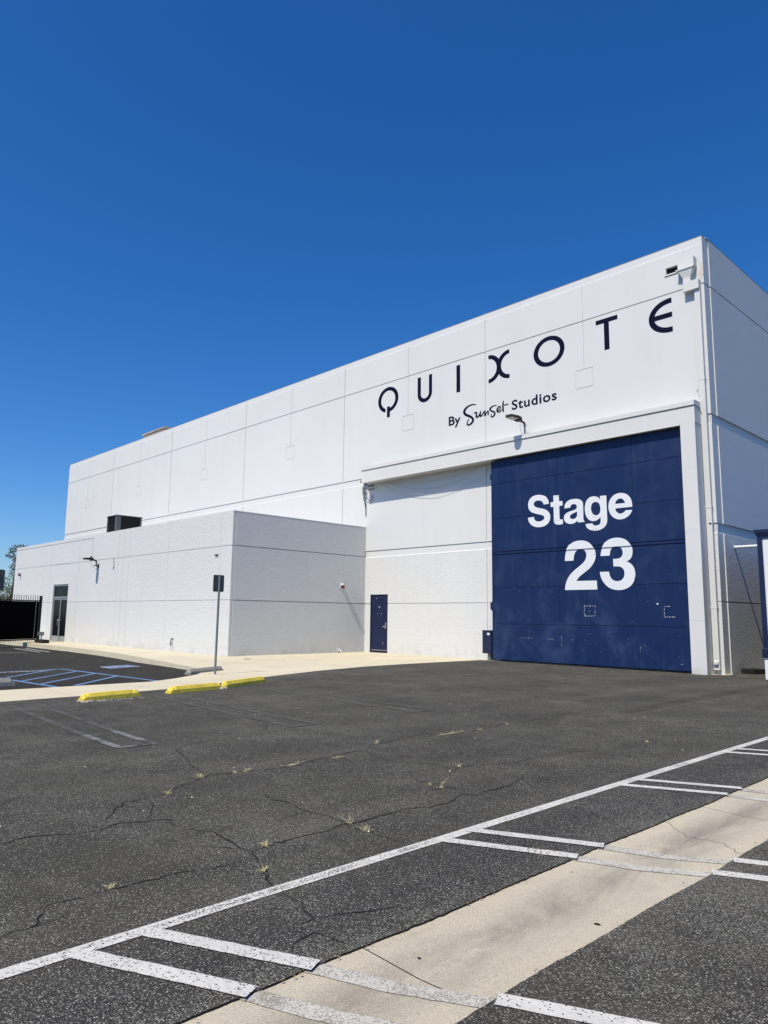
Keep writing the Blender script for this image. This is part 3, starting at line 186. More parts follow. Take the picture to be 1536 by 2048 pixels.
M = {}
M['wall'] = white_wall('white_painted_tilt_up_concrete', rough_from=4.145, amp=.019)
M['stucco'] = white_wall('white_rough_stucco', always_rough=True, amp=.024)
M['trim'] = white_wall('white_painted_trim', col=(.73, .722, .685))
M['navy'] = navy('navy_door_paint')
M['navy_plain'] = simple('navy_plain_paint', (.0045, .012, .052), .45, var=.2, vscale=3)
M['navy_letter'] = simple('navy_lettering_paint', (.0022, .005, .024), .8, var=.15, vscale=2, spec=.12)
M['white_letter'] = simple('white_lettering_paint', (.80, .81, .80), .55, var=.03, vscale=2)
M['asphalt'] = asphalt('asphalt_aggregate', 1.0, 1.0)
M['asphalt_dark'] = asphalt('asphalt_sealed', .36, .3, band=False)
M['asphalt_scuff'] = asphalt('asphalt_tyre_scuff', .62, .8, band=False)
M['crack'] = simple('crack_dirt', (.010, .009, .008), 1.0, var=.5, vscale=40)
M['crack_light'] = simple('crack_sand', (.16, .14, .105), 1.0, var=.5, vscale=60, bump=.004, bscale=90)
M['white_line'] = worn_paint('white_road_paint', (.69, .665, .60), .65, centre=-3.565)
M['white_line_fresh'] = worn_paint('white_stall_paint', (.68, .655, .59), .42)
M['white_line_gutter'] = worn_paint('white_paint_on_concrete', (.60, .565, .49), .8, (.40, .35, .26), (.36, .33, .29))
M['ghost_line'] = worn_paint('blacked_out_paint', (.115, .111, .097), .8, (.05, .048, .042), (.085, .082, .072))
M['ghost_worn'] = worn_paint('reappearing_paint', (.27, .27, .26), 1.15, (.045, .045, .043), (.12, .12, .115))
M['blue_line'] = worn_paint('blue_stall_paint', (.21, .37, .62), .6, (.03, .03, .03), (.14, .25, .46))
M['hc_blue'] = worn_paint('blue_symbol_paint', (.15, .27, .52), .5, (.05, .06, .08), (.2, .3, .45))
M['hc_white'] = worn_paint('white_symbol_paint', (.6, .6, .6), .5)
M['pavement'] = concrete('pavement_concrete', (.75, .665, .475))
M['gutter'] = concrete('gutter_concrete', (.60, .53, .395), True)
M['ground'] = asphalt('far_ground', .8, .4, band=False)
M['yellow'] = worn_paint('yellow_wheel_stop_paint', (.90, .69, .085), .30, (.16, .13, .09), (.66, .49, .07))
M['grey_conc'] = concrete('grey_precast_concrete', (.34, .32, .285))
M['black'] = simple('black_coated_metal', (.004, .004, .0045), .6, var=.2)
M['mesh_black'] = simple('black_privacy_fabric', (.0015, .0015, .002), .95, var=.2, spec=.05)
M['dark'] = simple('near_black_fill', (.006, .006, .006), .9)  # near-black colour for painted shade in openings, also used on the rooftop grilles
M['galv'] = simple('galvanised_steel', (.20, .235, .235), .5, .35, var=.15, vscale=9)
M['sign_back'] = simple('sign_back_aluminium', (.085, .092, .092), .55, .2, var=.15)
M['alu'] = simple('anodised_aluminium', (.42, .42, .40), .42, .55, var=.08)
M['lamp_body'] = simple('dark_bronze_lamp_housing', (.020, .020, .017), .55, .1, var=.15)
M['lamp_lens'] = simple('frosted_lamp_lens', (.55, .54, .50), .35, var=.05)
M['pole_grey'] = simple('grey_painted_pole', (.26, .28, .30), .5, .1)
M['red'] = simple('red_alarm_plastic', (.13, .004, .006), .4)
M['white_plastic'] = simple('white_plastic', (.78, .78, .76), .4, var=.04)
M['cable'] = simple('grey_cable', (.50, .50, .48), .6)
M['cable_dark'] = simple('dark_conduit', (.06, .06, .055), .6)
M['hvac'] = simple('grey_sheet_metal', (.105, .11, .12), .5, .1, var=.12, vscale=2)
M['rust'] = simple('weathered_curb_metal', (.44, .36, .29), .8, var=.2, vscale=1.5)
M['patch'] = simple('bare_plaster_patch', (.66, .62, .54), .9, var=.12, vscale=9, bump=.01, bscale=14)
M['rubber'] = simple('black_rubber', (.008, .008, .008), .8, var=.3)
M['booth_white'] = simple('white_panel_paint', (.80, .81, .80), .5, var=.03)
M['wood'] = simple('bark', (.10, .08, .06), .9, var=.3, vscale=8, bump=.02, bscale=12)
M['leaf'] = foliage('dark_leaves', (.030, .052, .016), (.085, .105, .032))
M['leaf2'] = foliage('grey_green_leaves', (.032, .038, .028), (.070, .078, .056))
M['straw'] = simple('dry_straw_grass', (.52, .46, .26), .8, var=.35, vscale=30)
M['straw_green'] = simple('yellow_green_grass', (.42, .41, .17), .8, var=.35, vscale=30)
M['dead_leaf'] = simple('dead_leaf_brown', (.17, .10, .05), .9, var=.5, vscale=30)
M['hill'] = simple('far_hill_scrub', (.055, .065, .05), .95, var=.3, vscale=.02)
def glass_mat():
    m, nt, b = new_mat('dark_tinted_glass'); k = NB(nt)
    b.inputs['Base Color'].default_value = (.004, .006, .008, 1); b.inputs['Roughness'].default_value = .10
    b.inputs['Specular IOR Level'].default_value = .07
    k.link(k.bump(k.noise(1.2, 2), .004, .3), b.inputs['Normal'])
    return m
M['glass'] = glass_mat()

# ------------------------------------------------------------------ mesh helpers
class MB:
    """collects shapes and links them as one mesh object"""
    def __init__(s): s.v = []; s.f = []; s.mi = []; s.sm = []; s.m = 0
    def add(s, vs, fs, smooth=False):
        o = len(s.v); s.v += [tuple(v) for v in vs]
        for f in fs: s.f.append([o + i for i in f]); s.mi.append(s.m); s.sm.append(smooth)
        return s
    def quad(s, *p): return s.add(p, [range(len(p))])
    def box(s, x0, x1, y0, y1, z0, z1, mat=None):
        vs = [(x, y, z) for x in (x0, x1) for y in (y0, y1) for z in (z0, z1)]
        if mat is not None: vs = [tuple(mat @ Vector(v)) for v in vs]
        return s.add(vs, [(0, 1, 3, 2), (4, 6, 7, 5), (0, 4, 5, 1), (2, 3, 7, 6), (0, 2, 6, 4), (1, 5, 7, 3)])
    def tube(s, pts, r, n=10, caps=True):
        pts = [Vector(p) for p in pts]; rs = r if isinstance(r, (list, tuple)) else [r] * len(pts)
        vs = []; prev = None
        for i, p in enumerate(pts):
            t = (pts[min(i + 1, len(pts) - 1)] - pts[max(i - 1, 0)]).normalized()
            a = prev if prev is not None else (Vector((0, 0, 1)) if abs(t.z) < .9 else Vector((1, 0, 0)))
            a = (a - t * a.dot(t)).normalized(); prev = a; b = t.cross(a)
            vs += [p + (a * math.cos(2 * math.pi * j / n) + b * math.sin(2 * math.pi * j / n)) * rs[i] for j in range(n)]
        fs = [(i * n + j, i * n + (j + 1) % n, (i + 1) * n + (j + 1) % n, (i + 1) * n + j) for i in range(len(pts) - 1) for j in range(n)]
        s.add(vs, fs, True)
        if caps: s.add(vs[:n], [list(range(n))[::-1]]); s.add(vs[-n:], [range(n)])
        return s
    def loft(s, rings, caps=True, smooth=False):
        n = len(rings[0]); vs = [p for r in rings for p in r]
        s.add(vs, [(i * n + j, i * n + (j + 1) % n, (i + 1) * n + (j + 1) % n, (i + 1) * n + j) for i in range(len(rings) - 1) for j in range(n)], smooth)
        if caps: s.add(rings[0], [list(range(n))[::-1]]); s.add(rings[-1], [range(n)])
        return s
    def prism(s, poly, z0, z1, side=None):
        """vertical-sided slab from a plan polygon"""
        n = len(poly)
        tri = tessellate_polygon([[Vector((x, y, 0)) for x, y in poly]])
        s.add([(x, y, z1) for x, y in poly], [tuple(t) for t in tri])
        keep = s.m; s.m = keep if side is None else side
        s.add([(x, y, z0) for x, y in poly] + [(x, y, z1) for x, y in poly], [(i, (i + 1) % n, n + (i + 1) % n, n + i) for i in range(n)]); s.m = keep
        return s
    def build(s, name, mats, parent=None, bevel=0.0):
        me = bpy.data.meshes.new(name); me.from_pydata(s.v, [], [list(f) for f in s.f])
        for m in (mats if isinstance(mats, (list, tuple)) else [mats]): me.materials.append(m)
        for p, i, sm in zip(me.polygons, s.mi, s.sm): p.material_index = i; p.use_smooth = sm
        o = bpy.data.objects.new(name, me); COL.objects.link(o)
        if parent is not None:
            o.parent = parent; o.matrix_parent_inverse = parent_inv(parent)
        if bevel:
            b = o.modifiers.new('bevel', 'BEVEL'); b.width = bevel; b.segments = 2; b.limit_method = 'ANGLE'; b.angle_limit = .7
        return o
WORLD = {}
def parent_inv(p):
    m = Matrix.Identity(4); q = p
    while q is not None:
        m = (q.matrix_parent_inverse @ Matrix.LocRotScale(q.location, q.rotation_euler, q.scale) if q.parent else Matrix.LocRotScale(q.location, q.rotation_euler, q.scale)) @ m
        q = q.parent
    return m.inverted()
def thing(name, label, cat, loc, group=None):
    o = bpy.data.objects.new(name, None); COL.objects.link(o); o.location = loc
    o.empty_display_size = .3; o['label'] = label; o['category'] = cat
    if group: o['group'] = group
    return o
def tag(o, label, cat, group=None, kind=None):
    if label: o['label'] = label
    if cat: o['category'] = cat
    if group: o['group'] = group
    if kind: o['kind'] = kind
    return o
def struct(o): o['kind'] = 'structure'; return o

def relief(mb, us, vs, rects, fn, skip=None):
    """a wall face with real recesses: rects = (u0,u1,v0,v1,depth); depth None leaves an opening; fn(u,v,d) -> point"""
    U = {us[0], us[1]}; V = {vs[0], vs[1]}
    for a, b, c, d, _ in rects:
        U |= {min(max(a, us[0]), us[1]), min(max(b, us[0]), us[1])}; V |= {min(max(c, vs[0]), vs[1]), min(max(d, vs[0]), vs[1])}
    U = sorted(U); V = sorted(V); D = {}
    for i in range(len(U) - 1):
        for j in range(len(V) - 1):
            cu, cv = (U[i] + U[i + 1]) / 2, (V[j] + V[j + 1]) / 2; dep = 0.0
            for a, b, c, d, e in rects:
                if a < cu < b and c < cv < d: dep = e
            D[i, j] = dep
    for (i, j), d in D.items():
        if d is not None: mb.quad(fn(U[i], V[j], d), fn(U[i + 1], V[j], d), fn(U[i + 1], V[j + 1], d), fn(U[i], V[j + 1], d))
        for (ii, jj, p, q) in ((i + 1, j, (U[i + 1], V[j]), (U[i + 1], V[j + 1])), (i, j + 1, (U[i], V[j + 1]), (U[i + 1], V[j + 1]))):
            if (ii, jj) in D:
                e = D[ii, jj]; a_, b_ = (d if d is not None else .12), (e if e is not None else .12)
                if a_ != b_: mb.quad(fn(*p, a_), fn(*q, a_), fn(*q, b_), fn(*p, b_))
    return mb

def inside(p, poly):
    r = False; n = len(poly)
    for i in range(n):
        a, b = poly[i], poly[i - 1]
        if (a[1] > p[1]) != (b[1] > p[1]) and p[0] < (b[0] - a[0]) * (p[1] - a[1]) / (b[1] - a[1]) + a[0]: r = not r
    return r
def fill2d(polys, holes=()):
    """union of simple polygons minus holes, triangulated without overlaps"""
    v = []; f = []
    for p in list(polys) + list(holes): f.append(list(range(len(v), len(v) + len(p)))); v += [Vector(q) for q in p]
    ed = [(q[i], q[(i + 1) % len(q)]) for q in f for i in range(len(q))]
    ov, _, of, *_r = delaunay_2d_cdt(v, ed, [], 0, 1e-5)
    keep = []
    for t in of:
        c = (ov[t[0]] + ov[t[1]] + ov[t[2]]) / 3
        if any(inside(c, p) for p in polys) and not any(inside(c, h) for h in holes): keep.append(t)
    return ov, keep
def ribbon_quads(L, R): return [[L[i], L[i + 1], R[i + 1], R[i]] for i in range(len(L) - 1)]
def ribbon2(mb, pts, w, zf, jitter=0.0):
    """flat strip along plan points; w = width or list; zf(x,y) -> height"""
    P = [Vector(p) for p in pts]; L = []; R = []
    for i, p in enumerate(P):
        t = (P[min(i + 1, len(P) - 1)] - P[max(i - 1, 0)]).normalized(); n = Vector((-t.y, t.x)); ww = w[i] if isinstance(w, list) else w
        a = p + n * (ww / 2 + random.uniform(-jitter, jitter)); b = p - n * (ww / 2 + random.uniform(-jitter, jitter))
        L.append((a.x, a.y, zf(a.x, a.y))); R.append((b.x, b.y, zf(b.x, b.y)))
    for q in ribbon_quads(L, R): mb.quad(*q)
    return mb
def resample(pts, step, wob=0.0):
    P = [Vector(p) for p in pts]; out = [P[0]]
    for a, b in zip(P, P[1:]):
        n = max(1, int((b - a).length / step)); d = (b - a); nn = Vector((-d.y, d.x)).normalized() if d.length > 0 else Vector((0, 0))
        for k in range(1, n + 1): out.append(a + d * k / n + (nn * random.gauss(0, wob) if k < n else nn * 0))
    return out
def lotz(x): return -.06 - .15 * min(1, max(0, (-16.5 - x) / 9.))
# ------------------------------------------------------------------ ground
def jag(pts, step, amp):
    out = resample(pts, step); res = []
    ph = random.random() * 9
    for i, p in enumerate(out):
        t = (out[min(i + 1, len(out) - 1)] - out[max(i - 1, 0)]).normalized(); n = Vector((-t.y, t.x))
        s = i * step
        res.append(p + n * (random.gauss(0, amp * .28) + amp * .9 * math.sin(s * 1.9 + ph) + amp * .6 * math.sin(s * 5.3 + ph * 2)))
    return [(p.x, p.y) for p in res]

g = MB(); g.quad((-500, -120, -.32), (400, -120, -.32), (400, 700, -.32), (-500, 700, -.32)); struct(g.build('ground', M['ground']))

near_edge = [(-13.9, -15), (-13.94, 1.0), (-13.94, 4.22), (-14.02, 5.9), (-14.18, 7.45), (-14.75, 9.3), (-15.6, 11.15), (-16.35, 13.4), (-16.85, 15.6), (-16.99, 17.5), (-16.99, 21.58)]
A = MB()
edgeL = jag([(-2.71, -15), (-2.71, 0), (-2.71, 12), (-2.71, 45)], .03, .008)
edgeW = jag(near_edge, .08, .010)
door_edge = jag([(-16.99, 21.58), (-8.7, 21.58), (-8.28, 21.9), (-8.28, 22.4)], .12, .010)
A.prism(edgeL + [(-8.28, 45)] + door_edge[::-1] + edgeW[::-1], -.09, 0.0, 1)
# cracks are part of this sheet: dark slots laid into it, with sand blown into some stretches
def crack_width(i, n): return max(.006, (.0118 + .006 * math.sin(i * .37) + random.uniform(-.008, .007)) * min(1, .25 + i / 9, .25 + (n - i) / 9))
for ci, c in enumerate(CRACKS):
    pts = resample(c, .045, .011); n = len(pts)
    ws = [crack_width(i, n) * (1.0 if ci in (0, 1, 7, 10) else .72) for i in range(n)]
    A.m = 1; ribbon2(A, [(p.x, p.y) for p in pts], ws, lambda x, y: .0035)
    A.m = 2; i = 0
    while i < n - 6:
        if random.random() < .25:
            k = random.randint(3, 8); seg = pts[i:i + k]
            ribbon2(A, [(p.x + random.uniform(-.004, .004), p.y + random.uniform(-.004, .004)) for p in seg], [random.uniform(.002, .006) for _ in seg], lambda x, y: .006)
        i += 7
A.m = 3
for off in (0, .16): ribbon2(A, [(p.x + off, p.y) for p in resample([(-6.2, 11.6), (-6.23, 12.6), (-6.29, 13.75), (-6.32, 14.8), (-6.34, 17.2), (-6.42, 20.6)], .2, .012)], .11, lambda x, y: .003, .006)
struct(A.build('parking_lot', [M['asphalt'], M['crack'], M['crack_light'], M['asphalt_scuff']]))

B = MB()
edgeR = jag([(-1.985, 45), (-1.985, 12), (-1.985, 0), (-1.985, -15)], .03, .007)
B.prism(edgeR + [(26, -15), (26, 45)], -.09, 0.0, 1)
struct(B.build('parking_lot', [M['asphalt'], M['crack']]))

# concrete valley gutter with a shallow dip
def gutz(x): return -.008 - .016 * max(0, 1 - abs(x + 2.345) / .42)
gm = MB(); xs = [-2.80, -2.62, -2.5, -2.42, -2.345, -2.27, -2.19, -2.05, -1.90]
joints = [-9.2, -5.3, -1.4, 2.53, 6.44, 10.35, 14.2, 18.1, 22, 26, 30, 34, 38, 45]
ya = -15
for yb in joints:
    for a, b in zip(xs, xs[1:]): gm.quad((a, ya, gutz(a)), (b, ya, gutz(b)), (b, yb - .007, gutz(b)), (a, yb - .007, gutz(a)))
    gm.m = 1
    for a, b in zip(xs, xs[1:]): gm.quad((a, yb - .007, gutz(a) - .004), (b, yb - .007, gutz(b) - .004), (b, yb, gutz(b) - .004), (a, yb, gutz(a) - .004))
    gm.m = 0; ya = yb
gm.m = 1   # hairline crack across one bay
ribbon2(gm, [(p.x, p.y) for p in resample([(-2.70, 5.75), (-2.45, 5.52), (-2.2, 5.55), (-1.99, 5.32)], .03, .012)], .0035, lambda x, y: gutz(x) + .003)
for (a, b, r) in ((-2.09, 3.61, .013), (-2.47, 2.66, .008), (-2.60, 4.2, .006)):   # gum spots
    gm.add([(a + r * 1.4 * math.cos(t) * random.uniform(.7, 1.2), b + r * math.sin(t) * random.uniform(.7, 1.2), gutz(a) + .003) for t in [i * math.pi / 4 for i in range(8)]], [range(8)])
struct(gm.build('gutter', [M['gutter'], M['crack']]))

# pavement: walkway strip, apron in front of the annex, kerb along the accessible bays
kerb = [(-60, 13.03), (-44, 13.05), (-34.5, 13.03), (-30.5, 12.86), (-27.6, 12.56), (-24.5, 12.05), (-22, 11.62), (-20, 11.25), (-18.95, 11.03), (-18.0, 10.62), (-17.2, 9.93), (-16.45, 8.9), (-16.0, 8.03), (-16, 4.8), (-16, -15)]
P = MB()
outline = [(x + .06, y) for x, y in near_edge[:-1]] + [(-16.93, 21.66), (-8.22, 21.66), (-8.22, 22.45), (-8.9, 22.45), (-8.9, 24), (-62, 24), (-60, 15.0)] + kerb
P.prism(outline, -.30, -.005)
P.m = 1
zf = lambda x, y: -.002
for a, b in (((-16.1, 2.6), (-13.98, 2.55)), ((-16.0, 5.6), (-14.0, 5.55)), ((-16.2, 8.4), (-14.45, 8.35)), ((-17.6, 10.3), (-15.4, 10.6)), ((-19.6, 11.2), (-19.6, 15.0)), ((-23.5, 11.9), (-23.5, 15.0)), ((-27.4, 12.6), (-27.4, 15.0)), ((-31.3, 12.95), (-31.3, 15.0)), ((-35.2, 13.1), (-35.2, 15.0)),
             ((-23.8, 15.06), (-16.9, 15.1)), ((-23.8, 18.5), (-17.05, 18.5)), ((-20.4, 11.5), (-20.4, 21.9)), ((-23.8, 13.2), (-16.4, 13.2))):
    ribbon2(P, [(p.x, p.y) for p in resample([a, b], .3, .004)], .010, zf)
struct(P.build('pavement', [M['pavement'], simple('pavement_joint', (.42, .36, .26), .95, var=.2)]))

lot = MB(); xs = [-75, -40, -30, -25.5, -22.5, -19.5, -16.5, -15.7]
for a, b in zip(xs, xs[1:]):
    for y0, y1 in ((-15, -2), (-2, 4), (4, 9), (9, 13.6)): lot.quad((a, y0, lotz(a)), (b, y0, lotz(b)), (b, y1, lotz(b)), (a, y1, lotz(a)))
struct(lot.build('accessible_parking_lot', M['asphalt_dark']))

# painted markings
zl = lambda x, y: .0045
W1 = MB(); ribbon2(W1, [(-3.565, y * .25) for y in range(-60, 180)], .095, zl, .003); struct(W1.build('road_marking', M['white_line']))
S1 = MB(); S2 = MB()
def clipx(x0, y0, x1, sl): return (x0, y0), (x1, y0 + (x1 - x0) * sl)
SL = .470
for y in (1.83 + 2.556 * k for k in range(-2, 13)):
    for dy in (0, -.342):
        y0 = y + dy + .02
        a, b = clipx(-3.585, y0 - .071 * SL, -2.704, SL)
        ribbon2(S1, [(p.x, p.y) for p in resample([a, b], .05)], .100, lambda x, y: .0065, .003)
        a, b = clipx(-2.77, y0 + .745 * SL, -1.93, SL)
        ribbon2(S2, [(p.x, p.y) for p in resample([a, b], .05)], .100, lambda x, y: gutz(x) + .0035, .003)
        a, b = clipx(-1.978, y0 + .03 + 1.537 * SL, 1.6, SL)
        ribbon2(S1, [(p.x, p.y) for p in resample([a, b], .1)], .100, lambda x, y: .0045, .003)
struct(S1.build('stall_marking', M['white_line_fresh'])); struct(S2.build('stall_marking', M['white_line_gutter']))
GH = MB(); GW = MB()
for y0, y1 in ((4.00, 4.42), (6.52, 6.94), (9.02, 9.44)):
    for y in (y0, y1):
        ribbon2(GH, [(p.x, p.y) for p in resample([(-13.3, y + .18), (-9.6, y - .07)], .1)], .10, zl, .004)
        ribbon2(GW if y0 < 5 else GH, [(p.x, p.y) for p in resample([(-9.6, y - .07), (-8.42, y - .12)], .1)], .10, lambda x, y: .0060, .004)
    ribbon2(GW if y0 < 5 else GH, [(-8.40, y0 - .16), (-8.38, y1 - .08)], .085, lambda x, y: .0060, .004)
struct(GH.build('stall_marking', M['ghost_line'])); struct(GW.build('stall_marking', M['ghost_worn']))
zlot = lambda x, y: lotz(x) + .006
BL = MB()
for a, b in (((-22.6, 6.05), (-16.3, 6.13)), ((-23.2, 8.68), (-16.2, 8.52)), ((-23.2, 8.7), (-22.55, 6.05))): ribbon2(BL, [(p.x, p.y) for p in resample([a, b], .15)], .11, zlot, .005)
for a, b in (((-23.08, 8.47), (-20.25, 6.22)), ((-21.71, 8.62), (-18.82, 6.16)), ((-20.35, 8.58), (-17.57, 6.16)), ((-18.9, 8.54), (-16.6, 6.55))): ribbon2(BL, [(p.x, p.y) for p in resample([a, b], .15)], .10, lambda x, y: lotz(x) + .009, .005)
struct(BL.build('accessible_bay_marking', M['blue_line']))
LW = MB()
for a, b in (((-38.1, 12.0), (-33.9, 11.75)), ((-38.0, 12.45), (-33.9, 12.15)), ((-34.3, 10.2), (-33.9, 11.2))): ribbon2(LW, [a, b], .10, zlot)
def text_mesh(body, size, offset, fn, mb, sx=1.0, track=1.0):
    """built-in lettering turned into flat faces; fn(u, v) -> point"""
    c = bpy.data.curves.new('lettering', 'FONT'); c.body = body; c.size = size; c.offset = offset; c.fill_mode = 'FRONT'; c.resolution_u = 6; c.space_character = track
    o = bpy.data.objects.new('lettering', c); COL.objects.link(o)
    dg = bpy.context.evaluated_depsgraph_get(); me = o.evaluated_get(dg).to_mesh()
    mb.add([fn(v.co.x * sx, v.co.y) for v in me.vertices], [list(p.vertices) for p in me.polygons])
    bpy.data.objects.remove(o); bpy.data.curves.remove(c)
text_mesh('NO PARKING', .34, .012, lambda u, v: (-22.42 - v, 6.55 + u, lotz(-22.42 - v) + .010), LW, .72)
struct(LW.build('accessible_bay_marking', M['hc_white']))
HC = MB(); q = [Vector(p) for p in ((-22.27, 9.87), (-22.80, 11.09), (-23.90, 11.12), (-23.45, 10.0))]
def hcp(u, v, h):
    p = q[0] * (1 - u) * (1 - v) + q[1] * u * (1 - v) + q[2] * u * v + q[3] * (1 - u) * v
    return (p.x, p.y, lotz(p.x) + h)
HC.m = 1; HC.quad(*[hcp(u, v, .006) for u, v in ((0, 0), (1, 0), (1, 1), (0, 1))])
HC.m = 0; HC.quad(*[hcp(u, v, .010) for u, v in ((.08, .08), (.92, .08), (.92, .92), (.08, .92))])
HC.m = 1
for k in range(14):   # wheelchair wheel, back, seat, leg and head
    a0, a1 = math.radians(150 + k * 18), math.radians(168 + k * 18)
    HC.quad(*[hcp(.45 + r * math.cos(a), .36 + r * math.sin(a), .014) for r, a in ((.17, a0), (.23, a0), (.23, a1), (.17, a1))])
for u0, v0, u1, v1 in ((.40, .44, .47, .70), (.47, .44, .66, .50), (.62, .22, .69, .44), (.40, .73, .50, .83)): HC.quad(*[hcp(u, v, .014) for u, v in ((u0, v0), (u1, v0), (u1, v1), (u0, v1))])
struct(HC.build('accessible_bay_marking', [M['hc_blue'], M['hc_white']]))

# ------------------------------------------------------------------ main stage building
FY = 22.0; XR = -8.382; XL = -60.06; TOP = 13.66
bld = thing('studio_building', 'huge white windowless stage building with navy lettering and a navy sliding door', 'building', (-34, 22, 0))
rects = [(XL, XR, 13.37, 13.67, .03)]
for x in (-16.99, -25.5, -34.02, -42.64, -51.4): rects.append((x - .020, x + .020, -.2, 13.7, .022))
for x in (-12.64, -21.25, -29.76, -38.33, -47.1, -55.9):
    rects.append((x - .009, x + .009, 10.27, 13.37, .014))
    for r in ((x - .34, x + .34, 10.25, 10.275), (x - .34, x + .34, 9.585, 9.61), (x - .345, x - .325, 9.585, 10.275), (x + .325, x + .345, 9.585, 10.275)): rects.append((*r, .010))
rects += [(XL, XR, 12.02, 12.066, .028), (XL, XR, 7.51, 7.83, .03), (XL, XR, 4.145, 4.455, .03), (XL, XR, 2.082, 2.122, .028)]
rects += [(-9.575, -9.185, 12.72, 12.94, .45), (-23.49, -22.385, -.3, 2.505, .30)]
f = MB(); relief(f, (XL, XR), (-.3, TOP), rects, lambda u, v, d: (u, FY + d, v))
def lips(mb, u0, u1, fn, top=True):
    for z, d_ in ((12.02, .028), (7.51, .03), (4.145, .03)) + (((13.37, .03),) if top else ((2.082, .028),)): mb.quad(fn(u0, z, -.001), fn(u1, z, -.001), fn(u1, z + d_ * .9, d_), fn(u0, z + d_ * .9, d_))
lips(f, XL, XR, lambda u, v, d: (u, FY + d, v))
f.quad(*[(x, FY - .001 + (z - 2.082) * 1.15, z) for x, z in ((-22.385, 2.082), (XR, 2.082), (XR, 2.107), (-22.385, 2.107))])
f.quad((-9.575, FY + .10, 12.72), (-9.185, FY + .10, 12.72), (-9.185, FY + .10, 12.94), (-9.575, FY + .10, 12.94)); f.mi[-1] = 1  # dark face across the scupper, painting in the shade of its interior
f.build('front_wall', [M['wall'], M['dark']], bld)
s = MB()
rs = [(22.40, 22.43, -.2, TOP, .03), (22.43, 60, -.2, TOP, -.03), (22.0, 60, 12.02, 12.066, .028), (22.0, 60, 7.51, 7.83, .03), (22.0, 60, 4.145, 4.455, .03), (22.0, 60, 2.082, 2.122, .028), (22.39, 22.44, 12.4, TOP, .0)]
for yy in (31.0, 39.6, 48.2): rs.append((yy - .02, yy + .02, -.2, TOP, .02))
relief(s, (22.0, 60), (-.3, TOP), rs, lambda u, v, d: (XR - d, u, v))
lips(s, 22.0, 22.4, lambda u, v, d: (XR - d, u, v), False); lips(s, 22.43, 60, lambda u, v, d: (XR + .03 - (d + .03) * (1 if d > 0 else 0), u, v), False)
s.build('side_wall', M['wall'], bld)
r = MB(); r.box(XL + .034, XR - .034, FY + .47, 60, -.3, TOP - .02); 
# parapet caps round the roof edge
r.box(XL, XR, FY + .03, FY + .25, TOP - .02, TOP + .004); r.box(XR - .25, XR + .03, FY + .25, 60, TOP - .02, TOP + .004)
rc = MB()
rc.box(-60.0, XR - .48, FY + .5, 60, TOP - .6, TOP - .3)
r.build('roof_parapet', M['trim'], bld)
sk = MB(); sk.box(-51.1, -47.75, 24.0, 27.2, TOP - .05, 14.92); sk.box(-51.2, -47.65, 23.92, 27.3, 14.92, 15.02)
o = sk.build('roof_hatch', M['rust'], bld); o['label'] = 'weathered brownish roof curb'
# surround: canopy over the sliding door and the leg at its end
cy = 21.43
k = MB(); k.box(-23.58, -8.65, cy, FY - .001, 7.49, 7.985); k.box(-23.62, -8.64, cy - .035, FY - .001, 8.03, 8.17); k.box(-23.58, -8.66, cy + .02, FY - .001, 7.985, 8.03)
k.box(-23.4, -8.66, cy + .06, FY - .002, 8.17, 8.21); k.box(-23.585, -9.115, cy - .012, cy + .03, 7.465, 7.49)
for x in (-20.6, -17.9, -15.0, -11.9): k.box(x - .006, x + .006, cy - .004, cy, 7.50, 7.975)
k.build('door_canopy', M['trim'], bld)
k = MB(); k.box(-9.11, -8.66, cy, FY - .001, -.05, 7.489)
for z in (1.55, 2.62, 4.2, 6.1): k.box(-9.10, -8.67, cy - .003, cy, z, z + .008)
k.build('door_surround_leg', M['trim'], bld, .012)
# solid dark box: shade painted into the gap behind the door
k = MB(); k.box(-16.30, -9.115, 21.86, FY - .003, .02, 7.48); k.build('door_gap_shade', M['dark'], bld)

# sliding door
dz0, dz1 = .06, 7.44; DX0, DX1 = -16.47, -9.04; DY = 21.63
d = MB(); dr = []
for z in (6.55, 5.22, 2.65, 1.34): dr.append((DX0, DX1, z - .011, z + .011, .012))
for x in (-13.62, -10.82): dr.append((x - .009, x + .009, dz0, dz1, .009))
for x in (-15.05, -12.2): dr.append((x - .004, x + .004, dz0, dz1, .004))
dr += [(DX0, DX1, 3.89, 4.06, -.030), (DX0, DX1, 3.955, 3.99, .006), (DX0, DX1, .06, .17, -.025), (DX0, DX0 + .035, dz0, dz1, -.012)]
relief(d, (DX0, DX1), (dz0, dz1), dr, lambda u, v, e: (u, DY + e, v))
d.quad((DX0, DY, dz0), (DX0, 21.84, dz0), (DX0, 21.84, dz1), (DX0, DY, dz1)); d.quad((DX1, DY, dz0), (DX1, 21.84, dz0), (DX1, 21.84, dz1), (DX1, DY, dz1))
d.quad((DX0, DY, dz1), (DX1, DY, dz1), (DX1, 21.84, dz1), (DX0, 21.84, dz1)); d.quad((DX0, DY, dz0), (DX1, DY, dz0), (DX1, 21.84, dz0), (DX0, 21.84, dz0))
for x in (-13.62, -10.82, -15.05, -12.2):   # bolt heads down the panel stiles
    for z in [dz0 + .25 + .42 * i for i in range(17)]:
        if 3.8 < z < 4.1: continue
        for sx in (-.05, .05): d.box(x + sx - .011, x + sx + .011, DY - .006, DY, z - .011, z + .011)
d.m = 1
def flake(x, z, w, h):
    n = 7; d.add([(x + w / 2 * math.cos(t) * random.uniform(.6, 1.1), DY - .0035, z + h / 2 * math.sin(t) * random.uniform(.6, 1.1)) for t in [i * 2 * math.pi / n for i in range(n)]], [range(n)])
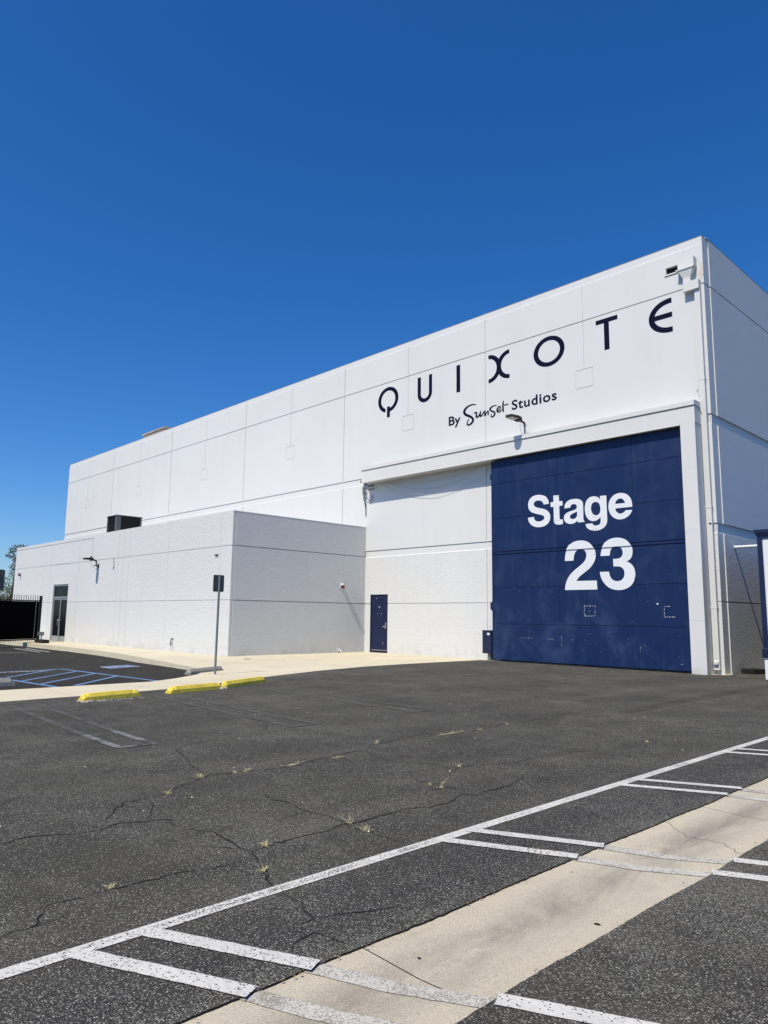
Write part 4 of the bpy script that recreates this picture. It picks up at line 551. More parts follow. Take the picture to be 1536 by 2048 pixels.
def flakes(x0, z0, x1, z1, dens, w):
    n = int(math.hypot(x1 - x0, z1 - z0) / .04)
    for i in range(n):
        if random.random() < dens: t = i / n; flake(x0 + (x1 - x0) * t, z0 + (z1 - z0) * t, random.uniform(.25, 1.1) * w, random.uniform(.2, .8) * w)
for a in ((-12.67, 1.978, -12.28, 1.978, .85, .045), (-12.28, 1.978, -12.29, 1.65, .7, .04), (-12.68, 1.65, -12.29, 1.652, .9, .045), (-12.67, 1.978, -12.68, 1.65, .9, .045), (-12.52, 1.82, -12.44, 1.81, .9, .05),
          (-9.935, 1.96, -9.72, 1.96, .8, .04), (-9.94, 1.96, -9.95, 1.645, .6, .04), (-9.95, 1.64, -9.58, 1.644, .95, .045), (-15.25, .862, -14.64, .862, .7, .025), (-14.15, .852, -13.85, .852, .95, .03), (-13.575, 1.0, -13.58, .62, .7, .035), (-13.2, .85, -13.05, .85, .6, .025),
          (-10.76, .70, -10.77, .40, .35, .04), (-9.51, .244, -9.41, .249, .8, .045), (-12.25, 1.458, -12.13, 1.458, .7, .025), (-11.12, 1.474, -10.9, 1.477, .8, .018)): flakes(*a)
for i in range(34): flake(random.uniform(DX0 + .1, DX1 - .1), random.uniform(.15, 3.0) if i % 3 else random.uniform(.2, 1.2), random.uniform(.006, .017), random.uniform(.008, .022))
flake(-10.153, 2.036, .06, .07)
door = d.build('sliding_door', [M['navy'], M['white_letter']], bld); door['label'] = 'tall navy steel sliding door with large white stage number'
# the lettering follows the raised rail: re-lay the pieces crossing it in front of the rail
for ch, (o_, hs) in GLYPHS.items():
    LT = MB()
    for lo, hi, yy in ((0, 3.888, DY - .004), (3.888, 4.062, DY - .0345), (4.062, 9, DY - .004)):
        v, t = fill2d([o_] + [], hs)
        bmx = bmesh.new(); bv = [bmx.verts.new((p.x, yy, p.y)) for p in v]
        for tt in t:
            try: bmx.faces.new([bv[i] for i in tt])
            except ValueError: pass
        for co, no in (((0, 0, lo), (0, 0, -1)), ((0, 0, hi), (0, 0, 1))):
            bmesh.ops.bisect_plane(bmx, geom=bmx.verts[:] + bmx.edges[:] + bmx.faces[:], plane_co=co, plane_no=no, clear_outer=True)
        bmx.verts.index_update()
        if bmx.faces: LT.add([w.co[:] for w in bmx.verts], [[w.index for w in ff.verts] for ff in bmx.faces])
        bmx.free()
    LT.build('digit' if ch in '23' else 'letter', M['white_letter'], door)
k = MB(); k.box(-16.56, -16.47, 21.66, 21.72, 6.75, 6.95); k.build('door_latch', M['navy_plain'], door)
k = MB(); k.tube([(-16.50, 21.66, 1.8), (-16.50, 21.66, 2.15)], .035, 8); k.box(-16.58, -16.47, 21.64, 21.74, 1.86, 2.10)
k.build('door_latch', M['navy_plain'], door)

# painted capitals and script line high on the front wall
def ell(cx, cz, rx, rz, a0, a1, n=40): return [(cx + rx * math.cos(math.radians(a0 + (a1 - a0) * i / n)), cz + rz * math.sin(math.radians(a0 + (a1 - a0) * i / n))) for i in range(n + 1)]
def ringseg(cx, cz, rx, rz, ix, iz, a0, a1, n=48): return ell(cx, cz, rx, rz, a0, a1, n) + ell(cx, cz, ix, iz, a1, a0, n)
def put(polys, holes=(), y=FY - .004, name='letter', label=None):
    N = MB(); v, t = fill2d(polys, holes); N.add([(p.x, y, p.y) for p in v], t); o = N.build(name, M['navy_letter'], bld)
    if label: o['label'] = label
rect = lambda a, b, c, d_: [(a, c), (b, c), (b, d_), (a, d_)]
def angx(cx, rx, x): return math.degrees(math.acos(max(-1, min(1, (x - cx) / rx))))
qa = angx(-22.5, .65, -22.665); qb = angx(-22.5, .45, -22.665)
left = ell(-22.5, 11.245, .65, .585, 90, 360 - qa, 40) + ell(-22.5, 11.245, .45, .42, 360 - qb, 90, 40)
qc = angx(-22.5, .65, -22.40); qd = angx(-22.5, .45, -22.40)
right = ell(-22.5, 11.245, .65, .585, -qc, 90, 40) + ell(-22.5, 11.245, .45, .42, 90, -qd, 40)
put([left, right, rect(-22.57, -22.38, 10.42, 10.92)])
put([[(-20.68, 11.825), (-20.68, 11.05)] + ell(-20.26, 11.05, .42, .39, 180, 360, 30) + [(-19.84, 11.825), (-20.02, 11.825), (-20.02, 11.05)] + ell(-20.255, 11.05, .235, .22, 360, 180, 30) + [(-20.49, 11.825)]])
put([rect(-18.49, -18.29, 10.69, 11.845)])
put([ell(-16.84, 11.278, .60, .575, -90, 90, 40) + ell(-16.84, 11.278, .40, .415, 90, -90, 40), ell(-15.83, 11.278, .60, .575, 90, 270, 40) + ell(-15.83, 11.278, .40, .415, 270, 90, 40)])
put([ell(-14.065, 11.30, .665, .575, 0, 360, 64)[:-1]], [ell(-14.06, 11.30, .465, .412, 0, 360, 64)[:-1]])
put([rect(-12.14, -11.32, 11.73, 11.89), rect(-11.835, -11.645, 10.745, 11.80)])
put([[(-9.43, 11.90)] + ell(-9.5, 11.325, .72, .575, 90, 270, 40) + [(-9.43, 10.75), (-9.43, 10.92)] + ell(-9.5, 11.325, .53, .40, 270, 90, 40) + [(-9.43, 11.725)], rect(-10.12, -9.43, 11.25, 11.42)])
qs = []
for Lp, Rp in SCRIPT_STROKES: qs += ribbon_quads(Lp, Rp) + [[(Lp[j][0] + (Rp[j][0] - Lp[j][0]) * (.5 + .5 * math.cos(a)), (Lp[j][1] + Rp[j][1]) / 2 + .5 * math.dist(Lp[j], Rp[j]) * math.sin(a)) for a in [i * math.pi / 5 for i in range(10)]] for j in (0, -1)]
put(qs, name='script_word')
for body, sz, x0, z0, sx, tr_ in (('By', .53, -18.945, 9.365, 1.22, 1.0), ('Studios', .525, -15.76, 9.405, 1.17, 1.10)):
    N = MB(); text_mesh(body, sz, .012, lambda u, v: (x0 + u, FY - .004, z0 + v), N, sx, tr_); N.build('small_word', M['navy_letter'], bld)

# pedestrian door
k = MB(); k.box(-23.455, -22.42, 22.045, 22.09, .075, 2.475); k.m = 1
for x, z, w in ((-23.126, 2.34, .05), (-22.943, 1.948, .07), (-22.93, 1.98, .05), (-23.071, 1.98, .02), (-23.049, 1.676, .035), (-22.812, 1.677, .045), (-22.711, .394, .045), (-22.705, .43, .03), (-22.662, 1.0, .015), (-22.52, .9, .02), (-22.5, .62, .02)):
    k.add([(x + w * .36 * math.cos(t) * random.uniform(.5, 1.1), 22.0415, z + w * .5 * math.sin(t) * random.uniform(.5, 1.1)) for t in [i * math.pi / 3.5 for i in range(7)]], [range(7)])
k.m = 2; k.box(-23.43, -22.445, 22.036, 22.0445, .085, .115)
pd = k.build('pedestrian_door', [M['navy_plain'], M['white_letter'], M['alu']], bld); pd['label'] = 'navy steel pedestrian door with chipped paint'
k = MB(); k.box(-23.49, -23.457, 22.02, 22.12, -.02, 2.505); k.box(-22.418, -22.386, 22.02, 22.12, -.02, 2.505); k.box(-23.456, -22.419, 22.02, 22.12, 2.477, 2.505); k.box(-23.456, -22.419, 22.0, 22.2, -.02, .04); k.build('frame', M['navy_plain'], pd)
k = MB(); k.box(-22.56, -22.50, 22.025, 22.044, 1.02, 1.28); k.tube([(-22.53, 22.04, 1.12), (-22.53, 21.97, 1.12), (-22.66, 21.965, 1.115)], .014, 8); k.tube([(-22.53, 22.03, 1.06), (-22.53, 21.985, 1.06)], .022, 10); k.build('handle', M['alu'], pd)

# rain water head, elbow and downspout at the corner
k = MB(); yb = FY - .001
k.loft([[(-9.10, 21.78, 12.60), (-8.60, 21.78, 12.60), (-8.60, yb, 12.60), (-9.10, yb, 12.60)], [(-8.97, 21.84, 12.33), (-8.74, 21.84, 12.33), (-8.74, yb, 12.33), (-8.97, yb, 12.33)], [(-8.97, 21.84, 12.16), (-8.74, 21.84, 12.16), (-8.74, yb, 12.16), (-8.97, yb, 12.16)]])
k.box(-9.16, -8.585, 21.76, yb, 12.60, 12.64); k.box(-8.60, -8.575, 21.76, yb, 12.64, 12.95); k.box(-9.62, -9.16, 21.97, yb, 12.665, 12.70)
k.build('rainwater_head', M['trim'], bld)
k = MB(); k.box(-8.97, -8.475, 21.80, yb, 11.86, 12.159); k.box(-8.645, -8.475, 21.87, yb, .13, 11.86)
for z in (1.9, 4.9, 8.9): k.box(-8.655, -8.465, 21.864, yb, z, z + .05)
k.loft([[(-8.56 + .065 * math.cos(t), 21.87, .36 + .075 * math.sin(t)) for t in [math.pi * i / 8 for i in range(9)]] + [(-8.625, 21.87, .30), (-8.495, 21.87, .30)][::1], [(-8.56 + .065 * math.cos(t), 21.80, .345 + .03 * math.sin(t)) for t in [math.pi * i / 8 for i in range(9)]] + [(-8.625, 21.80, .29), (-8.495, 21.80, .29)]])
k.build('downspout', M['trim'], bld)
k = MB(); k.add([(-8.56 + .055 * math.cos(t), 21.8665, .365 + .085 * math.sin(t)) for t in [math.pi * i / 8 for i in range(9)]], [range(9)]); k.build('outlet', M['dark'], bld)
pp = [(-8.409, 12.72), (-8.395, 12.66), (-8.40, 12.5), (-8.39, 12.40), (-8.40, 12.26), (-8.465, 12.19), (-8.53, 12.26), (-8.565, 12.36), (-8.55, 12.46), (-8.50, 12.47), (-8.47, 12.53), (-8.455, 12.64), (-8.44, 12.71)]
k = MB(); k.add([(x, FY - .004, z) for x, z in pp], [range(len(pp))]); k.m = 1; k.box(-8.43, -8.392, FY - .006, FY, 12.33, 12.35); k.build('plaster_patch', [M['patch'], M['dark']], bld); k = MB()
pq = [(-8.79, 8.62), (-8.74, 8.71), (-8.62, 8.75), (-8.56, 8.70), (-8.58, 8.56), (-8.68, 8.52), (-8.76, 8.54)]
k.add([(x, FY - .004, z) for x, z in pq], [range(len(pq))])
k.m = 1; k.box(-8.765, -8.735, FY - .006, FY, 8.60, 8.63); k.box(-8.66, -8.635, FY - .006, FY, 8.64, 8.67)
k.build('plaster_patch', [M['patch'], M['dark']], bld)
k = MB(); k.tube([(XR - .02, 23.19, 3.80), (-6.84, 23.19, 3.80)], .045, 12); k.build('pipe', M['white_plastic'], bld)
k = MB(); k.tube([(-8.66, 21.99, 4.42), (-8.66, 21.96, 4.62)], .02, 8); k.tube([(-8.68, 21.93, 4.43), (-8.50, 21.85, 4.43)], .018, 8); k.build('pipe_bracket', M['cable_dark'], bld)

# ------------------------------------------------------------------ low annex
AX = -23.87; AY = 15.04; AT = 5.52; AL = -48.9
ann = thing('annex_building', 'low white stucco annex with a glass entrance in front of the tall stage', 'building', (-36, 15.04, 0))
rr = [(AL, AX, 4.18, 4.215, .02), (AL, AX, 2.085, 2.12, .02), (AL, -37.05, 5.36, 5.392, .02), (-37.075, -37.045, 4.215, 5.392, .02)]
for x, w in ((-48.2, .006), (-43.75, .005), (-42.72, .008), (-38.74, .008), (-33.94, .008), (-33.39, .010), (-32.74, .008), (-28.95, .010), (-24.71, .008)): rr.append((x - w, x + w, -.4, AT, .007))
rr.append((-42.12, -39.96, -.4, 3.085, None))
k = MB()
for z in (4.18, 2.085):
    for u0, u1 in ((AL, -42.12), (-39.96, AX)): k.quad((u0, AY - .001, z), (u1, AY - .001, z), (u1, AY + .018, z + .017), (u0, AY + .018, z + .017))
relief(k, (AL, AX), (-.4, AT), rr, lambda u, v, d_: (u, AY + d_, v)); k.build('front_wall', M['stucco'], ann)
k = MB(); ra = [(15.135, 15.155, -.4, AT, .02), (15.155, 22, -.4, AT - .05, -.022), (15.04, 22, 4.18, 4.215, .015), (15.04, 22, 2.085, 2.12, .015)]
relief(k, (15.04, 21.998), (-.4, AT), ra, lambda u, v, d_: (AX - d_, u, v)); k.build('side_wall', M['stucco'], ann)
k = MB(); k.box(AL + .024, -42.15, AY + .13, 21.99, -.4, AT - .3); k.box(-39.93, AX - .026, AY + .13, 21.99, -.4, AT - .3); k.box(-42.15, -39.93, AY + .9, 21.99, -.4, AT - .3); k.box(-42.15, -39.93, AY + .13, AY + .9, 3.12, AT - .3)
k.box(AL, AX + .012, AY + .004, AY + .22, AT, AT + .035); k.box(AX - .22, AX + .012, AY + .22, 21.99, AT, AT + .035); k.box(AL, AL + .2, AY + .22, 21.99, AT, AT + .035)
k.box(AL, AL + .02, AY + .02, 21.99, -.4, AT); k.box(AL + .02, AX - .03, AY + .025, AY + .13, AT - .3, AT - .004); k.box(AX - .12, AX - .03, AY + .13, 21.99, AT - .3, AT - .004)
k.build('roof_parapet', M['trim'], ann)
# glass entrance
gd = MB(); fx0, fx1 = -42.10, -39.98
for a, b in ((fx0, fx0 + .07), (fx1 - .07, fx1)): gd.box(a, b, AY + .03, AY + .14, -.05, 3.07)
gd.box(fx0 + .071, fx1 - .071, AY + .03, AY + .14, 3.0, 3.07); gd.box(fx0 + .071, fx1 - .071, AY + .028, AY + .14, 2.32, 2.42); gd.box(fx0 + .071, fx1 - .071, AY + .03, AY + .14, -.05, .0)
ent = gd.build('glass_entrance', M['alu'], ann); ent['label'] = 'glazed double door in aluminium frame'
t = MB(); t.box(fx0 + .072, fx1 - .072, AY + .08, AY + .09, 2.421, 2.999); t.build('transom', M['glass'], ent)
mid = (fx0 + fx1) / 2
for a, b in ((fx0 + .075, mid - .006), (mid + .006, fx1 - .075)):
    lf = MB(); lf.box(a, a + .055, AY + .05, AY + .10, .01, 2.31); lf.box(b - .055, b, AY + .05, AY + .10, .01, 2.31); lf.box(a + .055, b - .055, AY + .05, AY + .10, 2.24, 2.31); lf.box(a + .055, b - .055, AY + .05, AY + .10, .01, .28)
    lf.m = 1; lf.box(a + .056, b - .056, AY + .072, AY + .078, .281, 2.239); lf.m = 0
    hx = b - .10 if b < mid else a + .10
    lf.tube([(hx, AY + .05, .86), (hx, AY - .01, .86), (hx, AY - .01, 1.16), (hx, AY + .05, 1.16)], .013, 8)
    lf.build('door_leaf', [M['alu'], M['glass']], ent)

# ------------------------------------------------------------------ things on and around the buildings
hv = thing('rooftop_unit', 'dark grey box air handler on the annex roof', 'air conditioner', (-39.5, 17.7, 5.25))
k = MB(); k.box(-40.15, -38.89, 17.0, 18.47, 5.2, 6.02); k.box(-40.15, -40.05, 17.0, 18.47, 6.02, 6.95); k.box(-39.08, -38.89, 17.0, 17.25, 6.02, 6.95); k.box(-38.97, -38.89, 18.37, 18.47, 6.02, 6.95); k.box(-40.18, -38.86, 16.97, 18.5, 6.95, 6.985); k.build('housing', M['hvac'], hv)
k = MB()
for i in range(12): k.box(-40.04, -39.09, 17.03, 17.06, 6.05 + i * .075, 6.085 + i * .075)
k.box(-40.04, -39.09, 17.10, 18.3, 6.03, 6.94); k.build('grille', M['dark'], hv)
k = MB(); k.box(-38.955, -38.935, 17.251, 18.369, 6.03, 6.94); k.build('coil_panel', M['dark'], hv)

def lamp(name, label, base, wall_y, pole_h, kind):
    x, y, z = base; t = thing(name, label, 'floodlight', base, 'flood lamps on the walls')
    k = MB()
    if kind == 0:
        k.tube([(x, y, z), (x, y, z + pole_h)], .032, 10); k.tube([(x, y, z + pole_h - .06), (x, y, z + pole_h)], .055, 10); k.box(x - .09, x + .09, y - .09, y + .09, z, z + .02)
    else:
        k.tube([(x, wall_y, z - .02), (x, y + .02, z - .02), (x, y, z + .05), (x, y, z + pole_h)], .03, 10); k.box(x - .09, x + .09, wall_y - .03, wall_y, z - .12, z + .1); k.tube([(x - .30, y, z + .02), (x + .02, y, z + .02)], .022, 8)
    k.build('pole', M['pole_grey'] if kind == 0 else M['lamp_body'], t)
    zt = z + pole_h; h = MB(); q = 1.0 if kind == 0 else .62
    h.tube([(x, y, zt - .03), (x, y - .02 * q, zt + .05), (x, y - .16 * q, zt + .085), (x, y - .30 * q, zt + .10)], [.035, .042, .04, .05], 10)
    rings = []
    for s_, w_, th in ((.26, .07, .05), (.34, .13, .085), (.52, .165, .10), (.54, .17, .075), (.86, .17, .07), (1.0, .145, .06), (1.07, .09, .04), (1.09, .02, .02)):
        s_ *= q; w_ *= .5 + .5 * q; zz = zt + .10 + .02 * s_; rings.append([(x - w_, y - s_, zz - .02), (x + w_, y - s_, zz - .02), (x + w_ * .9, y - s_, zz + th), (x - w_ * .9, y - s_, zz + th)])
    h.loft(rings)
    for i in range(6): h.box(x - .185 * (.5 + .5 * q), x + .185 * (.5 + .5 * q), y - (.56 + i * .052) * q, y - (.542 + i * .052) * q, zt + .10, zt + .175)
    h.tube([(x, y - .45 * q, zt + .15), (x, y - .45 * q, zt + .27)], .04, 10); h.box(x - .10, x + .10, y - .50 * q, y - .30 * q, zt + .05, zt + .10)
    hd = h.build('lamp_head', M['lamp_body'], t)
    l = MB()
    for a in (.58, .80): l.box(x - .135 * q, x + .135 * q, y - (a + .17) * q, y - a * q, zt + .082, zt + .0905)
    l.build('lens', M['lamp_lens'], hd)
    w = MB(); w.tube([(x - .02, y - .22, zt + .07), (x - .05, y - .24, zt - .10), (x - .06, y - .16, zt - .30), (x - .03, y - .03, zt - pole_h + .04)], .007, 6); w.build('cable', M['cable'], t)
    return t
lamp('flood_lamp', 'flood lamp on a short pole standing on the canopy over the navy door', (-15.02, 21.78, 8.21), 22, .44, 0)
lamp('flood_lamp', 'black flood lamp bracketed to the annex wall right of the glass entrance', (-36.2, 14.92, 3.90), 15.04, .20, 1)

def strobe(label, p, nrm, group='alarm strobes on the annex'):
    t = thing('alarm_strobe', label, 'alarm', p, group); n = Vector(nrm); s_ = Vector((-n.y, n.x, 0)); P0 = Vector(p)
    def bx(a0, a1, o0, o1, z0, z1): return [tuple(P0 + s_ * a + n * o + Vector((0, 0, z))) for a in (a0, a1) for o in (o0, o1) for z in (z0, z1)]
    a_ = .72
    bx = lambda a0, a1, o0, o1, z0, z1, g_=bx: g_(a0 * a_, a1 * a_, o0, o1, z0 * a_, z1 * a_)
    F8 = [(0, 1, 3, 2), (4, 6, 7, 5), (0, 4, 5, 1), (2, 3, 7, 6), (0, 2, 6, 4), (1, 5, 7, 3)]
    k = MB(); k.add(bx(-.075, .075, .03, .15, -.16, .0), F8); k.build('horn', M['red'], t)
    k = MB(); k.add(bx(-.09, .09, .0, .03, -.18, .16), F8); k.build('back_box', M['white_plastic'], t)
    k = MB(); q = [P0 + n * .03 + Vector((0, 0, .004)), P0 + n * .17 + Vector((0, 0, .004)), P0 + n * .19 + Vector((0, 0, .10)), P0 + n * .03 + Vector((0, 0, .10))]
    k.loft([[tuple(v - s_ * .04) for v in q], [tuple(v + s_ * .04) for v in q]]); k.build('strobe_lens', M['white_plastic'], t)
strobe('red alarm strobe on the shaded annex side wall near the small navy door', (-23.845, 20.60, 2.86), (1, 0, 0))
strobe('red alarm strobe high on the far end of the sunlit annex front', (-47.73, 15.04, 3.86), (0, -1, 0))

cb = thing('control_cabinet', 'navy control cabinet at the foot of the sliding door', 'cabinet', (-16.7, 21.75, 0))
k = MB(); k.box(-16.93, -16.50, 21.60, 21.97, .25, 1.07); k.box(-16.94, -16.49, 21.585, 21.98, 1.07, 1.09); k.build('box', M['navy_plain'], cb)
k = MB(); k.box(-16.905, -16.525, 21.585, 21.599, .28, 1.04); k.tube([(-16.56, 21.585, .62), (-16.56, 21.56, .62)], .015, 8); k.build('door', M['navy_plain'], cb)
k = MB(); k.box(-16.70, -16.58, 21.580, 21.584, .92, 1.0); k.build('label_plate', M['white_plastic'], cb)
k = MB(); k.box(-16.74, -16.62, 21.68, 21.86, -.02, .249); k.build('leg', M['galv'], cb)

# cables sagging under the canopy
def sag(pts, r, label):
    P_ = [Vector(p) for p in pts]; out = []
    for i in range(len(P_) - 1):
        p0 = P_[max(i - 1, 0)]; p1 = P_[i]; p2 = P_[i + 1]; p3 = P_[min(i + 2, len(P_) - 1)]
        for k in range(6):
            s_ = k / 6; out.append(.5 * ((2 * p1) + (p2 - p0) * s_ + (2 * p0 - 5 * p1 + 4 * p2 - p3) * s_ * s_ + (3 * p1 - p0 - 3 * p2 + p3) * s_ ** 3))
    out.append(P_[-1]); k = MB(); k.tube(out, r, 6); o = k.build('hanging_cable', M['cable']); tag(o, label, 'cable', 'cables sagging under the canopy')
sag([(-23.3, 21.9, 7.50), (-21.6, 21.88, 7.30), (-19.85, 21.88, 7.16), (-18.2, 21.9, 7.24), (-17.2, 21.9, 7.36), (-16.6, 21.9, 7.485)], .008, 'grey cable sagging right under the canopy, topmost of the cables')
sag([(-22.6, 21.9, 7.485), (-21.12, 21.88, 7.02), (-19.85, 21.88, 6.84), (-18.76, 21.9, 6.92), (-17.85, 21.9, 7.06)], .009, 'loose cable below the canopy with its end hanging free, middle one')
sag([(-22.9, 21.92, 7.485), (-21.9, 21.9, 6.95), (-20.7, 21.9, 6.70), (-19.68, 21.9, 6.57), (-18.76, 21.9, 6.66), (-17.72, 21.92, 6.82), (-17.0, 21.93, 7.10), (-16.7, 21.93, 7.485)], .006, 'thin cable sagging lowest across the wall beneath the canopy')
ib = thing('conduit_bracket', 'dark conduit fittings and wire loop at the free end of the canopy', 'bracket', (-24.0, 21.9, 7.5))
k = MB(); k.tube([(-23.98, 21.97, 7.62), (-23.98, 21.97, 8.2)], .025, 8); k.tube([(-23.72, 21.80, 7.75), (-23.72, 21.80, 8.15)], .03, 8); k.box(-24.05, -23.66, 21.78, 21.99, 7.60, 7.68); k.box(-23.80, -23.62, 21.70, 21.92, 8.05, 8.16); k.tube([(-23.70, 21.8, 7.62), (-23.60, 21.75, 7.52), (-23.58, 21.75, 7.40)], .03, 8); k.tube([(-23.6, 21.85, 7.38), (-23.3, 21.9, 7.40)], .028, 8); k.tube([(-23.6, 21.85, 7.22), (-23.25, 21.9, 7.24)], .022, 8); k.build('conduit', M['cable_dark'], ib)
k = MB(); k.loft([[(-23.86 + w * math.cos(a), 21.84 + w * math.sin(a) * .8, z) for a in [i * math.pi / 4 for i in range(8)]] for z, w in ((7.40, .06), (7.34, .08), (7.14, .075), (6.98, .04), (6.92, .025), (6.76, .03))]); k.build('weatherhead', M['galv'], ib)
k = MB(); k.tube([(-24.0, 21.97, 7.62), (-23.99, 21.96, 7.2), (-23.95, 21.96, 6.8), (-23.87, 21.95, 6.45), (-23.82, 21.95, 6.32), (-23.83, 21.95, 6.55), (-23.84, 21.9, 6.75)], .012, 6); k.tube([(-23.78, 21.86, 6.88), (-23.66, 21.9, 6.82), (-23.50, 21.93, 6.68), (-23.42, 21.95, 6.72), (-23.40, 21.95, 6.95)], .016, 6); k.tube([(-23.83, 21.95, 6.35), (-23.83, 21.95, 6.05)], .016, 6); k.build('wire', M['cable_dark'], ib)
k = MB(); k.tube([(-8.645, 21.75, 7.98), (-8.60, 21.9, 7.80), (-8.56, 21.96, 7.62), (-8.52, 21.97, 7.48)], .008, 6); k.tube([(-8.64, 21.97, 8.16), (-8.57, 21.96, 8.05), (-8.53, 21.96, 7.85), (-8.56, 21.96, 7.6), (-8.64, 21.97, 7.35), (-8.66, 21.97, 7.0)], .008, 6); k.tube([(-8.62, 21.985, 8.62), (-8.70, 21.985, 8.45), (-8.66, 21.985, 8.3), (-8.75, 21.985, 8.2)], .006, 6)
tag(k.build('loose_wire', M['cable_dark']), 'loose dark wires by the canopy end next to the corner downspout', 'wire')

sp = MB(); sp.tube([(-23.85, 20.5, .10), (-23.70, 20.5, .10)], .03, 8); sp.tube([(-23.72, 20.5, .10), (-23.66, 20.5, .02)], .026, 8); sp.tube([(-23.76, 20.44, .17), (-23.76, 20.56, .17)], .016, 8); sp.box(-23.85, -23.83, 20.42, 20.58, .03, .20)
tag(sp.build('water_tap', M['white_plastic']), 'small white water tap low on the shaded annex side wall', 'tap')
sp = MB(); sp.tube([(-28.16, 15.04, .52), (-28.16, 14.97, .52), (-28.16, 14.95, .34)], .025, 8); sp.box(-28.26, -28.08, 15.02, 15.04, .5, .54); sp.box(-28.18, -28.14, 14.94, 14.99, .24, .36)
tag(sp.build('hose_bib', M['galv']), 'metal hose bib low on the sunlit annex front wall', 'tap')
sp = MB(); sp.tube([(-34.40, 15.02, 4.2), (-34.36, 15.01, 4.0), (-34.30, 15.01, 3.82), (-34.36, 15.0, 3.70), (-34.40, 15.0, 3.74), (-34.32, 15.0, 3.78), (-34.30, 15.01, 3.66)], .010, 6)
tag(sp.build('loose_wire', M['cable_dark']), 'curled loose wire on the annex front beside the black flood lamp', 'wire')
sp = MB(); sp.box(-25.04, -24.84, 15.02, 15.039, 3.84, 3.90)
for x, z in ((-25.02, 3.87), (-24.93, 3.87), (-24.86, 3.87)): sp.tube([(x, 15.035, z), (x, 14.97, z)], .022, 8)
tag(sp.build('camera_mount', M['cable_dark']), 'small dark bracket stub high on the annex front near its corner', 'mount')

# ------------------------------------------------------------------ kit on the ground
def sign_post(x, y, z0, top, label, tilt):
    t = thing('parking_sign', label, 'sign', (x, y, z0), 'parking signs seen from behind')
    k = MB(); k.tube([(x, y, z0 - .1), (x + tilt, y, top + .01)], .030, 12); k.build('post', M['galv'], t)
    bmx = bmesh.new(); pl = []
    w, h, r = .165, .225, .035; zc = top - .22
    for cx, cz, a0 in ((w - r, h - r, 0), (-w + r, h - r, 90), (-w + r, -h + r, 180), (w - r, -h + r, 270)):
        for i in range(5): a = math.radians(a0 + i * 22.5); pl.append((cx + r * math.cos(a), cz + r * math.sin(a)))
    bmx.free(); k = MB(); xf = x + tilt - .036
    k.loft([[(xf, y + a, zc + b) for a, b in pl], [(xf - .004, y + a, zc + b) for a, b in pl]]); k.build('sign_plate', M['sign_back'], t)
    for dz in (.12, -.12): k = MB(); k.tube([(xf - .012, y, zc + dz), (x + tilt + .034, y, zc + dz)], .008, 8); k.build('bolt', M['galv'], t)
sign_post(-17.0, 10.35, -.005, 2.60, 'grey metal sign post with blank sign back before the annex corner', .02)
sign_post(-17.0, 4.87, -.08, 2.46, 'blue grey metal sign post cut by the picture edge near the black gate', .02)

def wheel_stop(name, label, a, b, w, h, mat, z, group, broken=0):
    A_ = Vector((a[0], a[1], 0)); B_ = Vector((b[0], b[1], 0)); t = (B_ - A_).normalized(); n = Vector((-t.y, t.x, 0)); L_ = (B_ - A_).length
    rings = []; N_ = 26
    for i in range(N_ + 1):
        s_ = L_ * i / N_; e = min(s_, L_ - s_); up = min(1, .45 + e / .09)
        j = lambda q: random.uniform(-q, q) * .35
        dmg = .03 * random.random() if (broken and (i < 3 or i > N_ - 4)) else 0
        prof = [(-w / 2, 0), (-w / 2 + .012, h * .52 * up), (-w * .20, (h - dmg) * up), (w * .20, (h - dmg * .5) * up), (w / 2 - .012, h * .52 * up), (w / 2, 0)]
        p0 = A_ + t * s_
        rings.append([tuple(p0 + n * (u + j(.003)) + Vector((0, 0, z(p0.x) + v + (j(.003) if v else -.01)))) for u, v in prof])
    k = MB(); k.loft(rings); o = k.build(name, mat, None, 0); tag(o, label, 'wheel stop', group); return o
flat = lambda x: 0.0
ws = 'yellow wheel stops at the pavement edge'
wheel_stop('wheel_stop', 'yellow concrete wheel stop standing apart with broken crumbling end', (-13.20, 5.33), (-13.41, 6.50), .19, .125, M['yellow'], flat, ws, 1)
wheel_stop('wheel_stop', 'scuffed yellow wheel stop, the middle one of three, ending at the broken joint', (-13.40, 7.12), (-13.66, 8.44), .19, .13, M['yellow'], flat, ws, 1)
wheel_stop('wheel_stop', 'yellow wheel stop beyond the broken joint, farthest from the black gate', (-13.71, 8.56), (-14.34, 10.02), .19, .135, M['yellow'], flat, ws)
wheel_stop('wheel_stop', 'weathered grey concrete wheel stop lying beside the sign post', (-17.52, 9.84), (-18.12, 11.22), .20, .13, M['grey_conc'], lambda x: -.02, 'bare concrete wheel stops in the accessible bays')
wheel_stop('wheel_stop', 'pale concrete wheel stop on the blue bay line at the picture edge', (-17.62, 3.6), (-17.75, 5.62), .22, .16, M['grey_conc'], lambda x: lotz(x), 'bare concrete wheel stops in the accessible bays')
k = MB()
for i in range(90):
    a = random.uniform(0, 1) ** 1.6; x, y = -13.04 + random.gauss(0, .05) + a * .05, 5.28 + a * 1.1 + random.gauss(0, .03); r_ = random.uniform(.006, .02) * (1.2 - a * .6)
    k.add([(x + r_ * math.cos(t_) * random.uniform(.6, 1.1), y + r_ * math.sin(t_) * random.uniform(.6, 1.1), .001 + zz) for zz in (0, r_ * .7) for t_ in [q * math.pi / 2.5 for q in range(5)]], [(0, 1, 2, 3, 4), (5, 6, 7, 8, 9)] + [(i_, (i_ + 1) % 5, 5 + (i_ + 1) % 5, 5 + i_) for i_ in range(5)])
